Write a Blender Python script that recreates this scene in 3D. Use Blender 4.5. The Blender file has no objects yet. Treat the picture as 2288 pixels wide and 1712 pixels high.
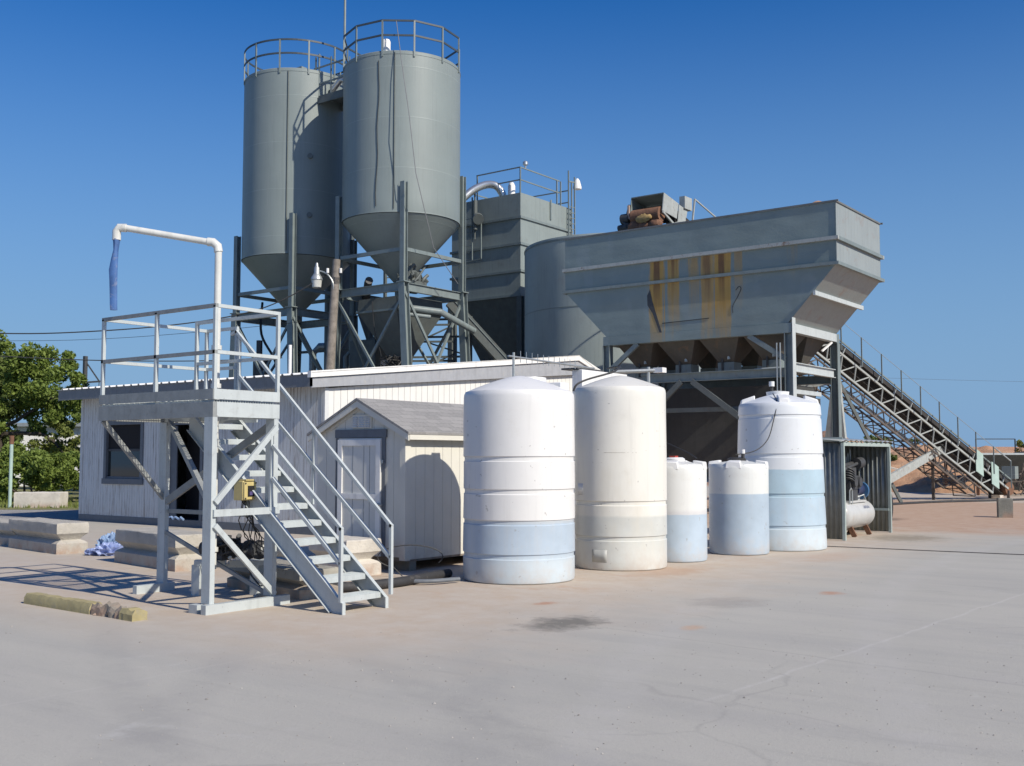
import bpy, bmesh, math, random
from mathutils import Vector, Matrix, noise as mnoise
random.seed(7)
sc = bpy.context.scene
col = sc.collection
R = math.radians

# ------------------------------------------------------------------ camera
cam_d = bpy.data.cameras.new("camera"); cam = bpy.data.objects.new("camera", cam_d); col.objects.link(cam)
cam_d.sensor_width = 36; cam_d.lens = 38.08; cam_d.clip_end = 3000; cam_d.clip_start = .1
cam.location = (0, 0, 1.65); cam.rotation_euler = (R(90 + 3.88), 0, R(36.8)); sc.camera = cam
# ------------------------------------------------------------------ light
SUN_EL = 38.0
to_sun = Vector((.99, -.10, 0)).normalized() * math.cos(R(SUN_EL)) + Vector((0, 0, math.sin(R(SUN_EL))))
w = bpy.data.worlds.new("World"); sc.world = w; w.use_nodes = True
nt = w.node_tree; bg = nt.nodes["Background"]
sky = nt.nodes.new("ShaderNodeTexSky"); sky.sky_type = 'NISHITA'; sky.sun_disc = False
sky.sun_elevation = R(SUN_EL); sky.sun_rotation = math.atan2(to_sun.x, to_sun.y)
sky.altitude = 300; sky.air_density = 1.15; sky.dust_density = .6; sky.ozone_density = 6
bg.inputs[1].default_value = .083
hs = nt.nodes.new("ShaderNodeHueSaturation"); hs.inputs['Hue'].default_value = .512; hs.inputs['Saturation'].default_value = 1.34; hs.inputs['Value'].default_value = 1.32
nt.links.new(sky.outputs[0], hs.inputs['Color'])
# low haze band of the real sky: pale grey blue towards the horizon
wtc = nt.nodes.new("ShaderNodeTexCoord"); wsx = nt.nodes.new("ShaderNodeSeparateXYZ"); wmr = nt.nodes.new("ShaderNodeMapRange"); wmx = nt.nodes.new("ShaderNodeMix"); wmx.data_type = 'RGBA'
nt.links.new(wtc.outputs['Generated'], wsx.inputs[0]); nt.links.new(wsx.outputs['Z'], wmr.inputs[0]); wmr.interpolation_type = 'SMOOTHSTEP'
wmr.inputs[1].default_value = -.02; wmr.inputs[2].default_value = .48; wmr.inputs[3].default_value = .95; wmr.inputs[4].default_value = 0
nt.links.new(wmr.outputs[0], wmx.inputs[0]); nt.links.new(hs.outputs[0], wmx.inputs[6]); wmx.inputs[7].default_value = (2.5, 4.5, 7.4, 1)
nt.links.new(wmx.outputs[2], bg.inputs[0])
sd = bpy.data.lights.new("sun", 'SUN'); so = bpy.data.objects.new("sun", sd); col.objects.link(so)
sd.energy = 5.0; sd.angle = R(.53); sd.color = (1, .93, .81)
so.rotation_euler = to_sun.to_track_quat('Z', 'Y').to_euler(); so.location = (20, -10, 40)
sc.view_settings.view_transform = 'Standard'; sc.view_settings.look = 'None'
sc.view_settings.exposure = 0.0; sc.view_settings.gamma = 1
sc.render.engine = 'CYCLES'; sc.cycles.max_bounces = 6

# ------------------------------------------------------------------ helpers
def V(*a): return Vector(a)
class MB:
    def __init__(s): s.v = []; s.f = []
    def add(s, vs, fs):
        n = len(s.v); s.v += [tuple(v) for v in vs]; s.f += [tuple(i + n for i in f) for f in fs]; return s
    def box(s, x0, x1, y0, y1, z0, z1):
        return s.add([(x0,y0,z0),(x1,y0,z0),(x1,y1,z0),(x0,y1,z0),(x0,y0,z1),(x1,y0,z1),(x1,y1,z1),(x0,y1,z1)],
                     [(0,3,2,1),(4,5,6,7),(0,1,5,4),(1,2,6,5),(2,3,7,6),(3,0,4,7)])
    def bar(s, p, q, w, h, up=(0,0,1), ext=0):
        p = Vector(p); q = Vector(q); d = (q - p).normalized(); u = Vector(up)
        if abs(d.dot(u)) > .97: u = V(0,1,0) if abs(d.y) < .9 else V(1,0,0)
        sx = d.cross(u).normalized(); sz = sx.cross(d).normalized()
        p = p - d * ext; q = q + d * ext
        c = [(-w/2,-h/2),(w/2,-h/2),(w/2,h/2),(-w/2,h/2)]
        vs = [p + sx*a + sz*b for a, b in c] + [q + sx*a + sz*b for a, b in c]
        return s.add(vs, [(3,2,1,0),(4,5,6,7),(0,1,5,4),(1,2,6,5),(2,3,7,6),(3,0,4,7)])
    def ibar(s, p, q, w, h, up=(0,0,1), t=.02):
        # I section: flanges w wide, h deep (flanges face +-up)
        p = Vector(p); q = Vector(q); d = (q - p).normalized(); u = Vector(up)
        if abs(d.dot(u)) > .97: u = V(0,1,0)
        sx = d.cross(u).normalized(); sz = sx.cross(d).normalized()
        s.bar(p + sz*(h/2-t/2), q + sz*(h/2-t/2), w, t, u); s.bar(p - sz*(h/2-t/2), q - sz*(h/2-t/2), w, t, u)
        return s.bar(p, q, t, h-2*t, u)
    def tube(s, pts, r, n=8, caps=True):
        pts = [Vector(p) for p in pts]; m = len(pts); base = len(s.v); prev = None
        for i, p in enumerate(pts):
            d = (pts[min(i+1, m-1)] - pts[max(i-1, 0)]).normalized()
            if prev is None:
                a = V(0,0,1) if abs(d.z) < .9 else V(1,0,0); x = d.cross(a).normalized()
            else: x = (prev - d * prev.dot(d)).normalized()
            prev = x; y = d.cross(x); rr = r[i] if isinstance(r, (list, tuple)) else r
            for k in range(n):
                t = 2*math.pi*k/n; s.v.append(tuple(p + x*rr*math.cos(t) + y*rr*math.sin(t)))
        for i in range(m-1):
            for k in range(n):
                a = base+i*n+k; b = base+i*n+(k+1)%n; s.f.append((a, b, b+n, a+n))
        if caps: s.f.append(tuple(base+k for k in range(n))[::-1]); s.f.append(tuple(base+(m-1)*n+k for k in range(n)))
        return s
    def lathe(s, cx, cy, prof, n=64, wob=0):
        base = len(s.v); m = len(prof)
        for r, z in prof:
            for k in range(n):
                t = 2*math.pi*k/n
                rr = r + (wob*mnoise.noise(V(math.cos(t)*1.5, math.sin(t)*1.5, z*1.2)) if wob else 0)
                s.v.append((cx+rr*math.cos(t), cy+rr*math.sin(t), z))
        for i in range(m-1):
            for k in range(n):
                a = base+i*n+k; b = base+i*n+(k+1)%n; s.f.append((a, b, b+n, a+n))
        s.f.append(tuple(base+k for k in range(n))[::-1]); s.f.append(tuple(base+(m-1)*n+k for k in range(n)))
        return s
    def prism(s, pts, axis, a, b):
        # pts: 2D list in the plane perpendicular to axis ('x': (y,z), 'y': (x,z), 'z': (x,y))
        def mk(p, t): return {'x': (t, p[0], p[1]), 'y': (p[0], t, p[1]), 'z': (p[0], p[1], t)}[axis]
        n = len(pts)
        return s.add([mk(p, a) for p in pts] + [mk(p, b) for p in pts],
                     [tuple(range(n))[::-1], tuple(range(n, 2*n))] + [(i, (i+1) % n, (i+1) % n + n, i+n) for i in range(n)])
    def hull8(s, lo, hi):
        # loft between two 4-corner rings
        return s.add(list(lo)+list(hi), [(3,2,1,0),(4,5,6,7),(0,1,5,4),(1,2,6,5),(2,3,7,6),(3,0,4,7)])
    def rings(s, rs):
        base = len(s.v); n = len(rs[0])
        for r in rs: s.v += [tuple(p) for p in r]
        for i in range(len(rs)-1):
            for k in range(n):
                a = base+i*n+k; b = base+i*n+(k+1) % n; s.f.append((a, b, b+n, a+n))
        s.f.append(tuple(base+k for k in range(n))[::-1]); s.f.append(tuple(base+(len(rs)-1)*n+k for k in range(n)))
        return s
    def build(s, name, mat, parent=None, smooth=True, bevel=0, solid=0, loc=None):
        off = Vector((0,0,0)); p = parent
        while p is not None: off += p.location; p = p.parent
        if loc is not None: off += Vector(loc)
        me = bpy.data.meshes.new(name); me.from_pydata([tuple(Vector(v) - off) for v in s.v], [], s.f); me.update()
        bm = bmesh.new(); bm.from_mesh(me); bmesh.ops.recalc_face_normals(bm, faces=bm.faces); bm.to_mesh(me); bm.free()
        if smooth:
            me.polygons.foreach_set('use_smooth', [True]*len(me.polygons)); me.set_sharp_from_angle(angle=R(32))
        me.materials.append(mat)
        o = bpy.data.objects.new(name, me); col.objects.link(o); o.parent = parent
        if loc is not None: o.location = loc
        if bevel:
            b = o.modifiers.new('bevel', 'BEVEL'); b.width = bevel; b.segments = 2; b.limit_method = 'ANGLE'
        if solid:
            b = o.modifiers.new('solid', 'SOLIDIFY'); b.thickness = solid
        return o

def thing(name, label, cat, loc, group=None):
    o = bpy.data.objects.new(name, None); col.objects.link(o); o.location = loc; o.empty_display_size = .3
    o['label'] = label; o['category'] = cat
    if group: o['group'] = group
    return o
def tag(o, label, cat, group=None, kind=None):
    if label: o['label'] = label
    if cat: o['category'] = cat
    if group: o['group'] = group
    if kind: o['kind'] = kind
    return o
def copy_tree(o, loc, label):
    r = o.copy(); col.objects.link(r); r.location = loc; r['label'] = label
    for ch in [c for c in bpy.data.objects if c.parent == o]:
        c = ch.copy(); col.objects.link(c); c.parent = r
    return r

# ------------------------------------------------------------------ materials
class NT:
    def __init__(s, name, rough=.6, metal=0, spec=.5):
        s.m = bpy.data.materials.new(name); s.m.use_nodes = True; s.t = s.m.node_tree; s.b = s.t.nodes['Principled BSDF']
        s.b.inputs['Roughness'].default_value = rough; s.b.inputs['Metallic'].default_value = metal
        s.b.inputs['Specular IOR Level'].default_value = spec
        s.tc = s.t.nodes.new('ShaderNodeTexCoord')
    def L(s, a, b): s.t.links.new(a, b)
    def coord(s, scale=(1,1,1)):
        m = s.t.nodes.new('ShaderNodeMapping'); m.inputs['Scale'].default_value = scale; s.L(s.tc.outputs['Object'], m.inputs[0]); return m.outputs[0]
    def noise(s, scale, det=4, rough=.6, sc_=(1,1,1), dist=0):
        n = s.t.nodes.new('ShaderNodeTexNoise'); n.inputs['Scale'].default_value = scale; n.inputs['Detail'].default_value = det
        n.inputs['Roughness'].default_value = rough; n.inputs['Distortion'].default_value = dist; s.L(s.coord(sc_), n.inputs['Vector']); return n.outputs[0]
    def ramp(s, fac, a, b, ca=0., cb=1.):
        r = s.t.nodes.new('ShaderNodeMapRange'); r.inputs[1].default_value = a; r.inputs[2].default_value = b
        r.inputs[3].default_value = ca; r.inputs[4].default_value = cb; r.clamp = True; s.L(fac, r.inputs[0]); return r.outputs[0]
    def math(s, op, a, b=None):
        m = s.t.nodes.new('ShaderNodeMath'); m.operation = op
        for i, x in enumerate((a, b)):
            if x is None: continue
            if isinstance(x, (int, float)): m.inputs[i].default_value = x
            else: s.L(x, m.inputs[i])
        return m.outputs[0]
    def mix(s, fac, a, b):
        m = s.t.nodes.new('ShaderNodeMix'); m.data_type = 'RGBA'
        for i, x in ((0, fac), (6, a), (7, b)):
            if isinstance(x, (int, float)): m.inputs[i].default_value = x
            elif isinstance(x, (tuple, list)): m.inputs[i].default_value = (*x[:3], 1)
            else: s.L(x, m.inputs[i])
        return m.outputs[2]
    def xyz(s):
        n = s.t.nodes.new('ShaderNodeSeparateXYZ'); s.L(s.tc.outputs['Object'], n.inputs[0]); return n.outputs
    def col(s, c): s.L(c, s.b.inputs['Base Color'])
    def bump(s, h, strength=.3, dist=.02):
        n = s.t.nodes.new('ShaderNodeBump'); n.inputs['Strength'].default_value = strength; n.inputs['Distance'].default_value = dist
        s.L(h, n.inputs['Height']); s.L(n.outputs[0], s.b.inputs['Normal'])

def mul(c, k): return tuple(min(1, x*k) for x in c)
def paint(name, c, rough=.55, var=.12, dirt=None, damt=.35, scale=2., streak=True, bump=.12, metal=0, spec=.5, speck=None, dents=0):
    n = NT(name, rough, metal, spec)
    a = n.noise(scale, 5, .6)
    cc = n.mix(n.ramp(a, .3, .7), mul(c, 1-var), mul(c, 1+var))
    if streak:
        st = n.noise(3.5, 5, .65, (3, 3, .18)); cc = n.mix(n.math('MULTIPLY', n.ramp(st, .5, .78), .55), cc, mul(c, .66))
    if dirt:
        d = n.noise(scale*1.7, 8, .7, dist=.4); cc = n.mix(n.math('MULTIPLY', n.ramp(d, .56, .70), damt), cc, dirt)
    if speck:
        d = n.noise(scale*9, 3, .6); cc = n.mix(n.ramp(d, .68, .72), cc, speck)
    n.col(cc)
    if bump or dents:
        b = n.noise(14, 6, .65)
        if dents: b = n.math('ADD', n.math('MULTIPLY', b, bump*.25), n.math('MULTIPLY', n.noise(.55, 2, .4, (1,1,1.8)), dents)); n.bump(b, 1, .1)
        else: n.bump(b, bump, .02)
    return n.m
M = {}
M['silo'] = paint('silo_grey_paint', (.205,.24,.235), .5, .06, (.19,.16,.13), .22, .8, dents=.05)
def silo_mat():
    n = NT('silo_grey_paint', .5, 0, .5); x, y, z = n.xyz(); c = (.215,.25,.24)
    cc = n.mix(n.ramp(n.noise(.7, 5), .3, .7), mul(c, .94), mul(c, 1.05))
    st = n.noise(4, 6, .7, (2.5, 2.5, .09)); cc = n.mix(n.math('MULTIPLY', n.ramp(st, .52, .75), .38), cc, mul(c, .66))
    st2 = n.noise(6, 6, .7, (2.5, 2.5, .07)); cc = n.mix(n.math('MULTIPLY', n.ramp(st2, .60, .75), .35), cc, (.36,.37,.35))
    r = n.noise(1.9, 8, .75); cc = n.mix(n.math('MULTIPLY', n.ramp(r, .66, .74), .5), cc, (.22,.15,.11))
    sm = n.math('ABSOLUTE', n.math('SUBTRACT', n.math('FRACT', n.math('DIVIDE', z, 1.83)), .5)); cc = n.mix(n.math('MULTIPLY', n.ramp(sm, .0, .012, 1., 0.), n.ramp(n.noise(2, 4), .35, .6, .1, .55)), cc, mul(c, 1.35))
    n.col(cc); b = n.math('ADD', n.math('MULTIPLY', n.noise(.8, 2, .4, (1,1,.6)), .05), n.math('MULTIPLY', n.ramp(sm, 0., .015, 1., 0.), .02)); n.bump(b, 1, .1); return n.m
M['silo'] = silo_mat()
M['shaderail'] = paint('shaded_blue_grey_rail', (.05,.065,.075), .5, .15, None, streak=False)  # dark blue-grey rails, their shade put into the colour
M['steel'] = paint('grey_green_steel', (.185,.22,.215), .5, .12, (.16,.11,.08), .35, 3)
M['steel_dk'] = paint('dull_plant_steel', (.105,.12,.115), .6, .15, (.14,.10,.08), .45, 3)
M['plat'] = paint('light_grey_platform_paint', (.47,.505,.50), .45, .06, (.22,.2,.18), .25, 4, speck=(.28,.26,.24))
M['platdirtyshade'] = paint('dusty_shaded_platform_paint', (.26,.272,.265), .6, .14, (.17,.16,.15), .55, 6, speck=(.15,.13,.12))  # dust plus painted shade: darker grey for members turned from the sun
M['galv'] = paint('galvanised_sheet', (.42,.44,.43), .42, .12, (.25,.2,.16), .3, 3, metal=.55)
M['duct'] = paint('bright_duct_metal', (.6,.6,.58), .35, .1, None, metal=.8, streak=False)
M['rust'] = paint('rusty_iron', (.19,.095,.055), .85, .3, (.08,.05,.04), .6, 6, bump=.5)
M['dark'] = paint('dark_machinery', (.05,.052,.055), .6, .3, (.16,.12,.09), .35, 8)
M['rubber'] = paint('black_rubber', (.03,.03,.032), .7, .2, (.16,.14,.12), .5, 5)
M['belt'] = paint('conveyor_belt_rubber', (.035,.033,.032), .8, .2, (.2,.13,.09), .5, 3)
M['cable'] = paint('cable_black', (.03,.03,.03), .6, .1, None, streak=False, bump=0)
M['wire'] = paint('steel_cable', (.2,.2,.2), .5, .1, None, streak=False, bump=0)
M['pvc'] = paint('white_pvc_pipe', (.62,.62,.58), .4, .06, (.4,.38,.33), .4, 4)
M['bluehose'] = paint('faded_blue_lay_flat_hose', (.06,.14,.34), .6, .25, (.30,.31,.38), .85, 5)
M['yellow'] = paint('yellow_box_enamel', (.58,.47,.2), .4, .08, (.3,.22,.1), .3, 8)
M['trim'] = paint('bluish_grey_trim_paint', (.13,.145,.165), .6, .1, (.2,.2,.2), .2, 6)
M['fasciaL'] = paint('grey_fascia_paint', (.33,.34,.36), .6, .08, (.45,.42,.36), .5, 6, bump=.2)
M['fasciaShade'] = paint('shaded_front_fascia_grey', (.17,.18,.19), .6, .1, (.3,.29,.27), .3, 6)  # darker copy of the fascia grey, shade of the front side painted in
M['whitetrim'] = paint('white_roof_trim', (.78,.77,.74), .45, .05, (.5,.47,.42), .3, 5)
M['roofmetal'] = paint('white_ribbed_roof_metal', (.66,.66,.64), .4, .08, (.4,.33,.27), .3, 3)
M['shingle'] = None
M['wood'] = paint('weathered_grey_wood_pole', (.23,.20,.17), .85, .3, (.10,.075,.06), .7, 5, bump=.5)
M['leafA'] = None
M['glass'] = NT('dark_window_glass', .06, 0, .7).m; M['glass'].node_tree.nodes['Principled BSDF'].inputs['Base Color'].default_value = (.02,.026,.026,1)
M['black'] = NT('unlit_interior_black', .9).m; M['black'].node_tree.nodes['Principled BSDF'].inputs['Base Color'].default_value = (.012,.011,.012,1)
M['dirtpile'] = None

def siding(name, c, peel, bare):
    n = NT(name, .7)
    a = n.noise(3, 4); cc = n.mix(n.ramp(a, .3, .7), mul(c, .93), c)
    g = n.noise(5, 8, .75, (4, 4, .22)); cc = n.mix(n.math('MULTIPLY', n.ramp(g, peel, peel+.07), .75), cc, bare)
    z = n.xyz()[2]; d = n.math('MULTIPLY', n.ramp(z, .0, .5, .45, 0.), n.ramp(n.noise(6, 5), .4, .6)); cc = n.mix(d, cc, (.33,.25,.19))
    n.col(cc); n.bump(n.noise(30, 5, .7, (1, 1, .12)), .25, .01); return n.m
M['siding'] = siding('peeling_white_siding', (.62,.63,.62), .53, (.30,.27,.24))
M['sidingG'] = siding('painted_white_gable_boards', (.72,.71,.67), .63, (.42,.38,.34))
M['shed'] = siding('cream_shed_boards', (.68,.66,.58), .68, (.45,.40,.33))
M['sheddoor'] = siding('pale_shed_door_paint', (.66,.66,.62), .62, (.40,.37,.32))

def poly(name, c, levels, tint=None):
    """plastic tank wall: c above, one colour per liquid level (z top, colour)"""
    n = NT(name, .38, 0, .45); z = n.xyz()[2]
    cc = n.mix(n.ramp(n.noise(1.3, 3), .35, .65), mul(c, .96), c)
    zz = n.math('ADD', z, n.math('MULTIPLY', n.math('SUBTRACT', n.noise(5, 4, .6, (1,1,.3)), .5), .022))
    for zt, c2, soft in levels:
        cc = n.mix(n.ramp(zz, zt-soft, zt+soft, 1., 0.), cc, n.mix(n.ramp(n.noise(2., 5), .35, .65), mul(c2, .92), mul(c2, 1.06)))
    if tint:
        cc = n.mix(n.math('MULTIPLY', n.ramp(n.noise(1.6, 6, .6, (1,1,.5)), .52, .72), .5), cc, tint)
    dr = n.noise(9, 6, .7, (1, 1, .06)); cc = n.mix(n.math('MULTIPLY', n.ramp(dr, .54, .70), .28), cc, mul(c, .72))
    bl = n.noise(2.4, 7, .7); cc = n.mix(n.math('MULTIPLY', n.ramp(bl, .56, .70), .22), cc, (.52,.49,.43))
    sp = n.noise(11, 2); cc = n.mix(n.math('MULTIPLY', n.ramp(sp, .70, .73), .5), cc, (.3,.28,.26))
    low = n.math('MULTIPLY', n.ramp(z, 0., .35, .5, 0.), n.ramp(n.noise(5, 5), .4, .65)); cc = n.mix(low, cc, (.52,.43,.35))
    n.col(cc); n.bump(n.noise(2.2, 3), .12, .03)
    return n.m

def concrete(name, c, dirt, rough=.85):
    n = NT(name, rough); a = n.noise(2.2, 8, .65); cc = n.mix(n.ramp(a, .35, .65), mul(c, .82), mul(c, 1.1))
    d = n.noise(7, 10, .75); cc = n.mix(n.math('MULTIPLY', n.ramp(d, .55, .68), .55), cc, dirt)
    z = n.xyz()[2]; cc = n.mix(n.math('MULTIPLY', n.ramp(z, .02, .22, .7, 0.), n.ramp(n.noise(4, 6), .4, .6)), cc, (.36,.22,.15))
    n.col(cc); n.bump(n.noise(18, 10, .8), .6, .03); return n.m
M['conc'] = concrete('weathered_barrier_concrete', (.46,.43,.37), (.22,.20,.17))
M['concW'] = concrete('pale_block_concrete', (.62,.58,.51), (.40,.36,.31))
M['concD'] = concrete('mossy_shaded_concrete', (.34,.32,.27), (.14,.13,.10))  # mossy concrete, also darkened to carry the shade under the platform
M['concG'] = concrete('grey_block_concrete', (.22,.22,.19), (.14,.13,.11))

def ground_mat():
    n = NT('dusty_concrete_yard', .9, 0, .25); x, y, z = n.xyz()
    a = n.noise(.22, 6, .6); b = n.noise(2.6, 8, .7); f = n.noise(26, 6, .8); sm = n.noise(.55, 5, .6, (.35, 2.6, 1))
    cc = n.mix(n.ramp(a, .3, .7), (.392,.376,.334), (.445,.423,.372))
    cc = n.mix(n.math('MULTIPLY', n.ramp(sm, .42, .68), .32), cc, (.30,.29,.28))
    cc = n.mix(n.math('MULTIPLY', n.ramp(b, .5, .72), .3), cc, (.43,.40,.365))
    cc = n.mix(n.math('MULTIPLY', n.ramp(f, .58, .72), .45), cc, (.22,.21,.195)); f2 = n.noise(70, 3, .7); cc = n.mix(n.math('MULTIPLY', n.ramp(f2, .62, .70), .4), cc, (.20,.19,.17)); sw = n.noise(1.6, 7, .7, (.22, 2.4, 1)); cc = n.mix(n.math('MULTIPLY', n.ramp(sw, .54, .72), .3), cc, (.30,.29,.265))
    cc = n.mix(n.math('MULTIPLY', n.ramp(f, .22, .36, 1., 0.), .3), cc, (.5,.48,.44))
    # slab joint, cracks
    wob = n.math('MULTIPLY', n.math('SUBTRACT', n.noise(1.4, 4), .5), .16)
    def line(expr, wd, amt, c):
        nonlocal cc
        e = n.math('ABSOLUTE', n.math('ADD', expr, wob)); cc = n.mix(n.math('MULTIPLY', n.math('MULTIPLY', n.ramp(e, 0., wd, 1., 0.), amt), n.ramp(b, .3, .5)), cc, c)
    line(n.math('ADD', x, n.math('SUBTRACT', 3.85, n.math('MULTIPLY', y, .062))), .026, .0, (.56,.54,.51))
    line(n.math('ADD', y, n.math('ADD', n.math('MULTIPLY', x, .12), -8.35)), .03, .28, (.22,.21,.20))
    line(n.math('ADD', x, 7.1), .03, .35, (.48,.45,.41))
    e = n.math('ABSOLUTE', n.math('ADD', n.math('ADD', x, n.math('SUBTRACT', 3.85, n.math('MULTIPLY', y, .062))), wob))
    cc = n.mix(n.math('MULTIPLY', n.math('MULTIPLY', n.ramp(e, 0., .03, 1., 0.), n.ramp(y, 6.3, 7.6, .0, .55)), n.ramp(n.noise(5, 4), .38, .6, .35, 1.)), cc, (.52,.50,.47))
    # tyre tracks: long curved pale and dark bands
    for (ox, oy, rad_, wd, amt, c3) in ((9, 34, 31.5, .16, .32, (.27,.26,.245)),(9, 34, 33.4, .16, .30, (.27,.26,.245)),(26, 20, 31.0, .2, .30, (.46,.44,.41)),(26, 20, 32.9, .2, .30, (.46,.44,.41)),(-30, -14, 30.2, .22, .28, (.28,.27,.255)),(-30,-14, 32.2, .22, .28, (.28,.27,.255))):
        dx = n.math('SUBTRACT', x, ox); dy = n.math('SUBTRACT', y, oy); d = n.math('SQRT', n.math('ADD', n.math('MULTIPLY', dx, dx), n.math('MULTIPLY', dy, dy)))
        e = n.math('ABSOLUTE', n.math('SUBTRACT', n.math('ADD', d, n.math('MULTIPLY', wob, 1.5)), rad_))
        cc = n.mix(n.math('MULTIPLY', n.math('MULTIPLY', n.ramp(e, wd*.5, wd*1.3, 1., 0.), amt), n.ramp(b, .4, .6, .3, 1.)), cc, c3)
    vo = n.t.nodes.new('ShaderNodeTexVoronoi'); vo.feature = 'DISTANCE_TO_EDGE'; vo.inputs['Scale'].default_value = .23
    nv = n.t.nodes.new('ShaderNodeTexNoise'); nv.inputs['Scale'].default_value = .9; nv.inputs['Detail'].default_value = 6; n.L(n.tc.outputs['Object'], nv.inputs[0])
    va = n.t.nodes.new('ShaderNodeVectorMath'); va.operation = 'MULTIPLY_ADD'; n.L(nv.outputs[1], va.inputs[0]); va.inputs[1].default_value = (.9,.9,.9); n.L(n.tc.outputs['Object'], va.inputs[2]); n.L(va.outputs[0], vo.inputs['Vector'])
    cc = n.mix(n.math('MULTIPLY', n.ramp(vo.outputs[0], .0, .006, 1., 0.), n.ramp(n.noise(.5, 3), .45, .6, 0., .28)), cc, (.22,.21,.195))
    spl = n.noise(.8, 8, .75, (1,1,1), .6); cc = n.mix(n.math('MULTIPLY', n.ramp(spl, .60, .68), .35), cc, (.50,.485,.455))
    spl2 = n.noise(1.3, 8, .72, (.5,1.6,1), .4); cc = n.mix(n.math('MULTIPLY', n.ramp(spl2, .60, .72), .35), cc, (.27,.26,.24))
    # tan dust: along the foot of the tanks and the platform
    t = n.noise(1.1, 6, .65)
    edge = n.math('ADD', x, n.math('MULTIPLY', n.math('SUBTRACT', t, .5), 2.6))
    tan = n.math('MULTIPLY', n.ramp(edge, -7.4, -5.0, 1., 0.), n.ramp(y, 5.4, 7.2)); tan = n.math('MULTIPLY', tan, n.ramp(x, -26, -14, 0., 1.))
    cc = n.mix(n.math('MULTIPLY', tan, .95), cc, n.mix(n.ramp(b, .4, .65), (.47,.385,.30), (.50,.44,.37)))
    red = n.math('MULTIPLY', n.math('MULTIPLY', n.ramp(edge, -8.4, -7.0, 1., 0.), n.ramp(n.noise(1.7, 7, .7, (1, 1, 1)), .52, .66)), n.ramp(y, 9, 11))
    cc = n.mix(n.math('MULTIPLY', n.math('MULTIPLY', red, n.ramp(x, -14, -11)), .7), cc, (.44,.27,.17))
    # red earth round the stock piles
    far = n.math('ADD', y, n.math('MULTIPLY', n.math('SUBTRACT', n.noise(.35, 5), .5), 8))
    re = n.math('MULTIPLY', n.ramp(far, 23.5, 26.5), n.ramp(far, 40.5, 42.5, 1., 0.)); re = n.math('ADD', re, n.ramp(far, 53, 56)); re = n.math('MULTIPLY', re, n.ramp(x, -36, -30))
    cc = n.mix(n.math('MULTIPLY', re, .85), cc, n.mix(n.ramp(b, .35, .7), (.40,.255,.17), (.47,.34,.25)))
    st = n.noise(1.8, 6, .6, (.5, 2, 1))
    # oil stain
    def blob(cx, cy, rx, ry, c, amt, sx=1.):
        nonlocal cc
        dx = n.math('DIVIDE', n.math('SUBTRACT', x, cx), rx); dy = n.math('DIVIDE', n.math('SUBTRACT', y, cy), ry)
        d = n.math('SQRT', n.math('ADD', n.math('MULTIPLY', dx, dx), n.math('MULTIPLY', dy, dy)))
        d = n.math('ADD', d, n.math('MULTIPLY', n.math('SUBTRACT', n.noise(3.2, 7, .7), .5), 2.1))
        cc = n.mix(n.math('MULTIPLY', n.ramp(d, .35, 1.05, 1., 0.), amt), cc, c)
    blob(-6.1, 9.0, .42, .62, (.13,.125,.11), .8)
    blob(-5.5, 11.4, .5, .6, (.24,.22,.2), .4)
    blob(-4.83, 12.9, .16, .26, (.42,.22,.13), .7)
    blob(-4.95, 9.55, .13, .22, (.48,.33,.23), .7)
    blob(-7.1, 10.1, .12, .2, (.40,.2,.12), .7)
    blob(-7.6, 14.0, .5, 1.1, (.42,.28,.19), .6)
    blob(-6.6, 17.6, .6, 1.2, (.45,.33,.25), .55)
    blob(-9.3, 28.8, .5, 1.1, (.16,.12,.09), .8)
    blob(-6.9, 22.5, .9, 1.2, (.24,.21,.16), .75)
    n.col(cc); n.bump(n.math('ADD', f, n.math('MULTIPLY', b, 1.2)), .35, .012); return n.m
M['ground'] = ground_mat()
def soil(name, c1, c2, s=1.):
    n = NT(name, .95, 0, .1); a = n.noise(.8*s, 8, .7); b = n.noise(6*s, 8, .75)
    cc = n.mix(n.ramp(a, .35, .65), c1, c2); cc = n.mix(n.math('MULTIPLY', n.ramp(b, .56, .66), .6), cc, mul(c1, .5))
    n.col(cc); n.bump(n.noise(5*s, 10, .75), .8, .08); return n.m
M['sand'] = soil('reddish_sand', (.43,.24,.145), (.52,.335,.21))
M['bank'] = soil('layered_red_earth', (.42,.24,.155), (.52,.34,.24), .6)
M['grass'] = soil('dry_verge_grass', (.15,.17,.06), (.30,.27,.15), 2)
M['asphalt'] = soil('worn_grey_asphalt', (.30,.295,.285), (.36,.35,.335), 1)
def leafm(name, c1, c2):
    n = NT(name, .6, 0, .3)
    gi = n.t.nodes.new('ShaderNodeNewGeometry'); cc = n.mix(gi.outputs['Random Per Island'], c1, c2); n.col(cc)
    n.b.inputs['Transmission Weight'].default_value = 0.0
    tr = n.t.nodes.new('ShaderNodeBsdfTranslucent'); n.L(cc, tr.inputs[0]); mx = n.t.nodes.new('ShaderNodeMixShader'); mx.inputs[0].default_value = .35
    n.L(n.b.outputs[0], mx.inputs[1]); n.L(tr.outputs[0], mx.inputs[2]); n.L(mx.outputs[0], n.t.nodes['Material Output'].inputs[0]); return n.m
M['leafA'] = leafm('mesquite_leaves', (.115,.17,.03), (.25,.32,.075))
M['leafB'] = leafm('dull_green_leaves', (.07,.11,.03), (.17,.21,.06))
M['leafC'] = leafm('yellow_green_leaves', (.13,.17,.04), (.26,.29,.08))
M['bark'] = paint('dark_bark', (.06,.048,.036), .9, .3, None, bump=.5)

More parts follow.
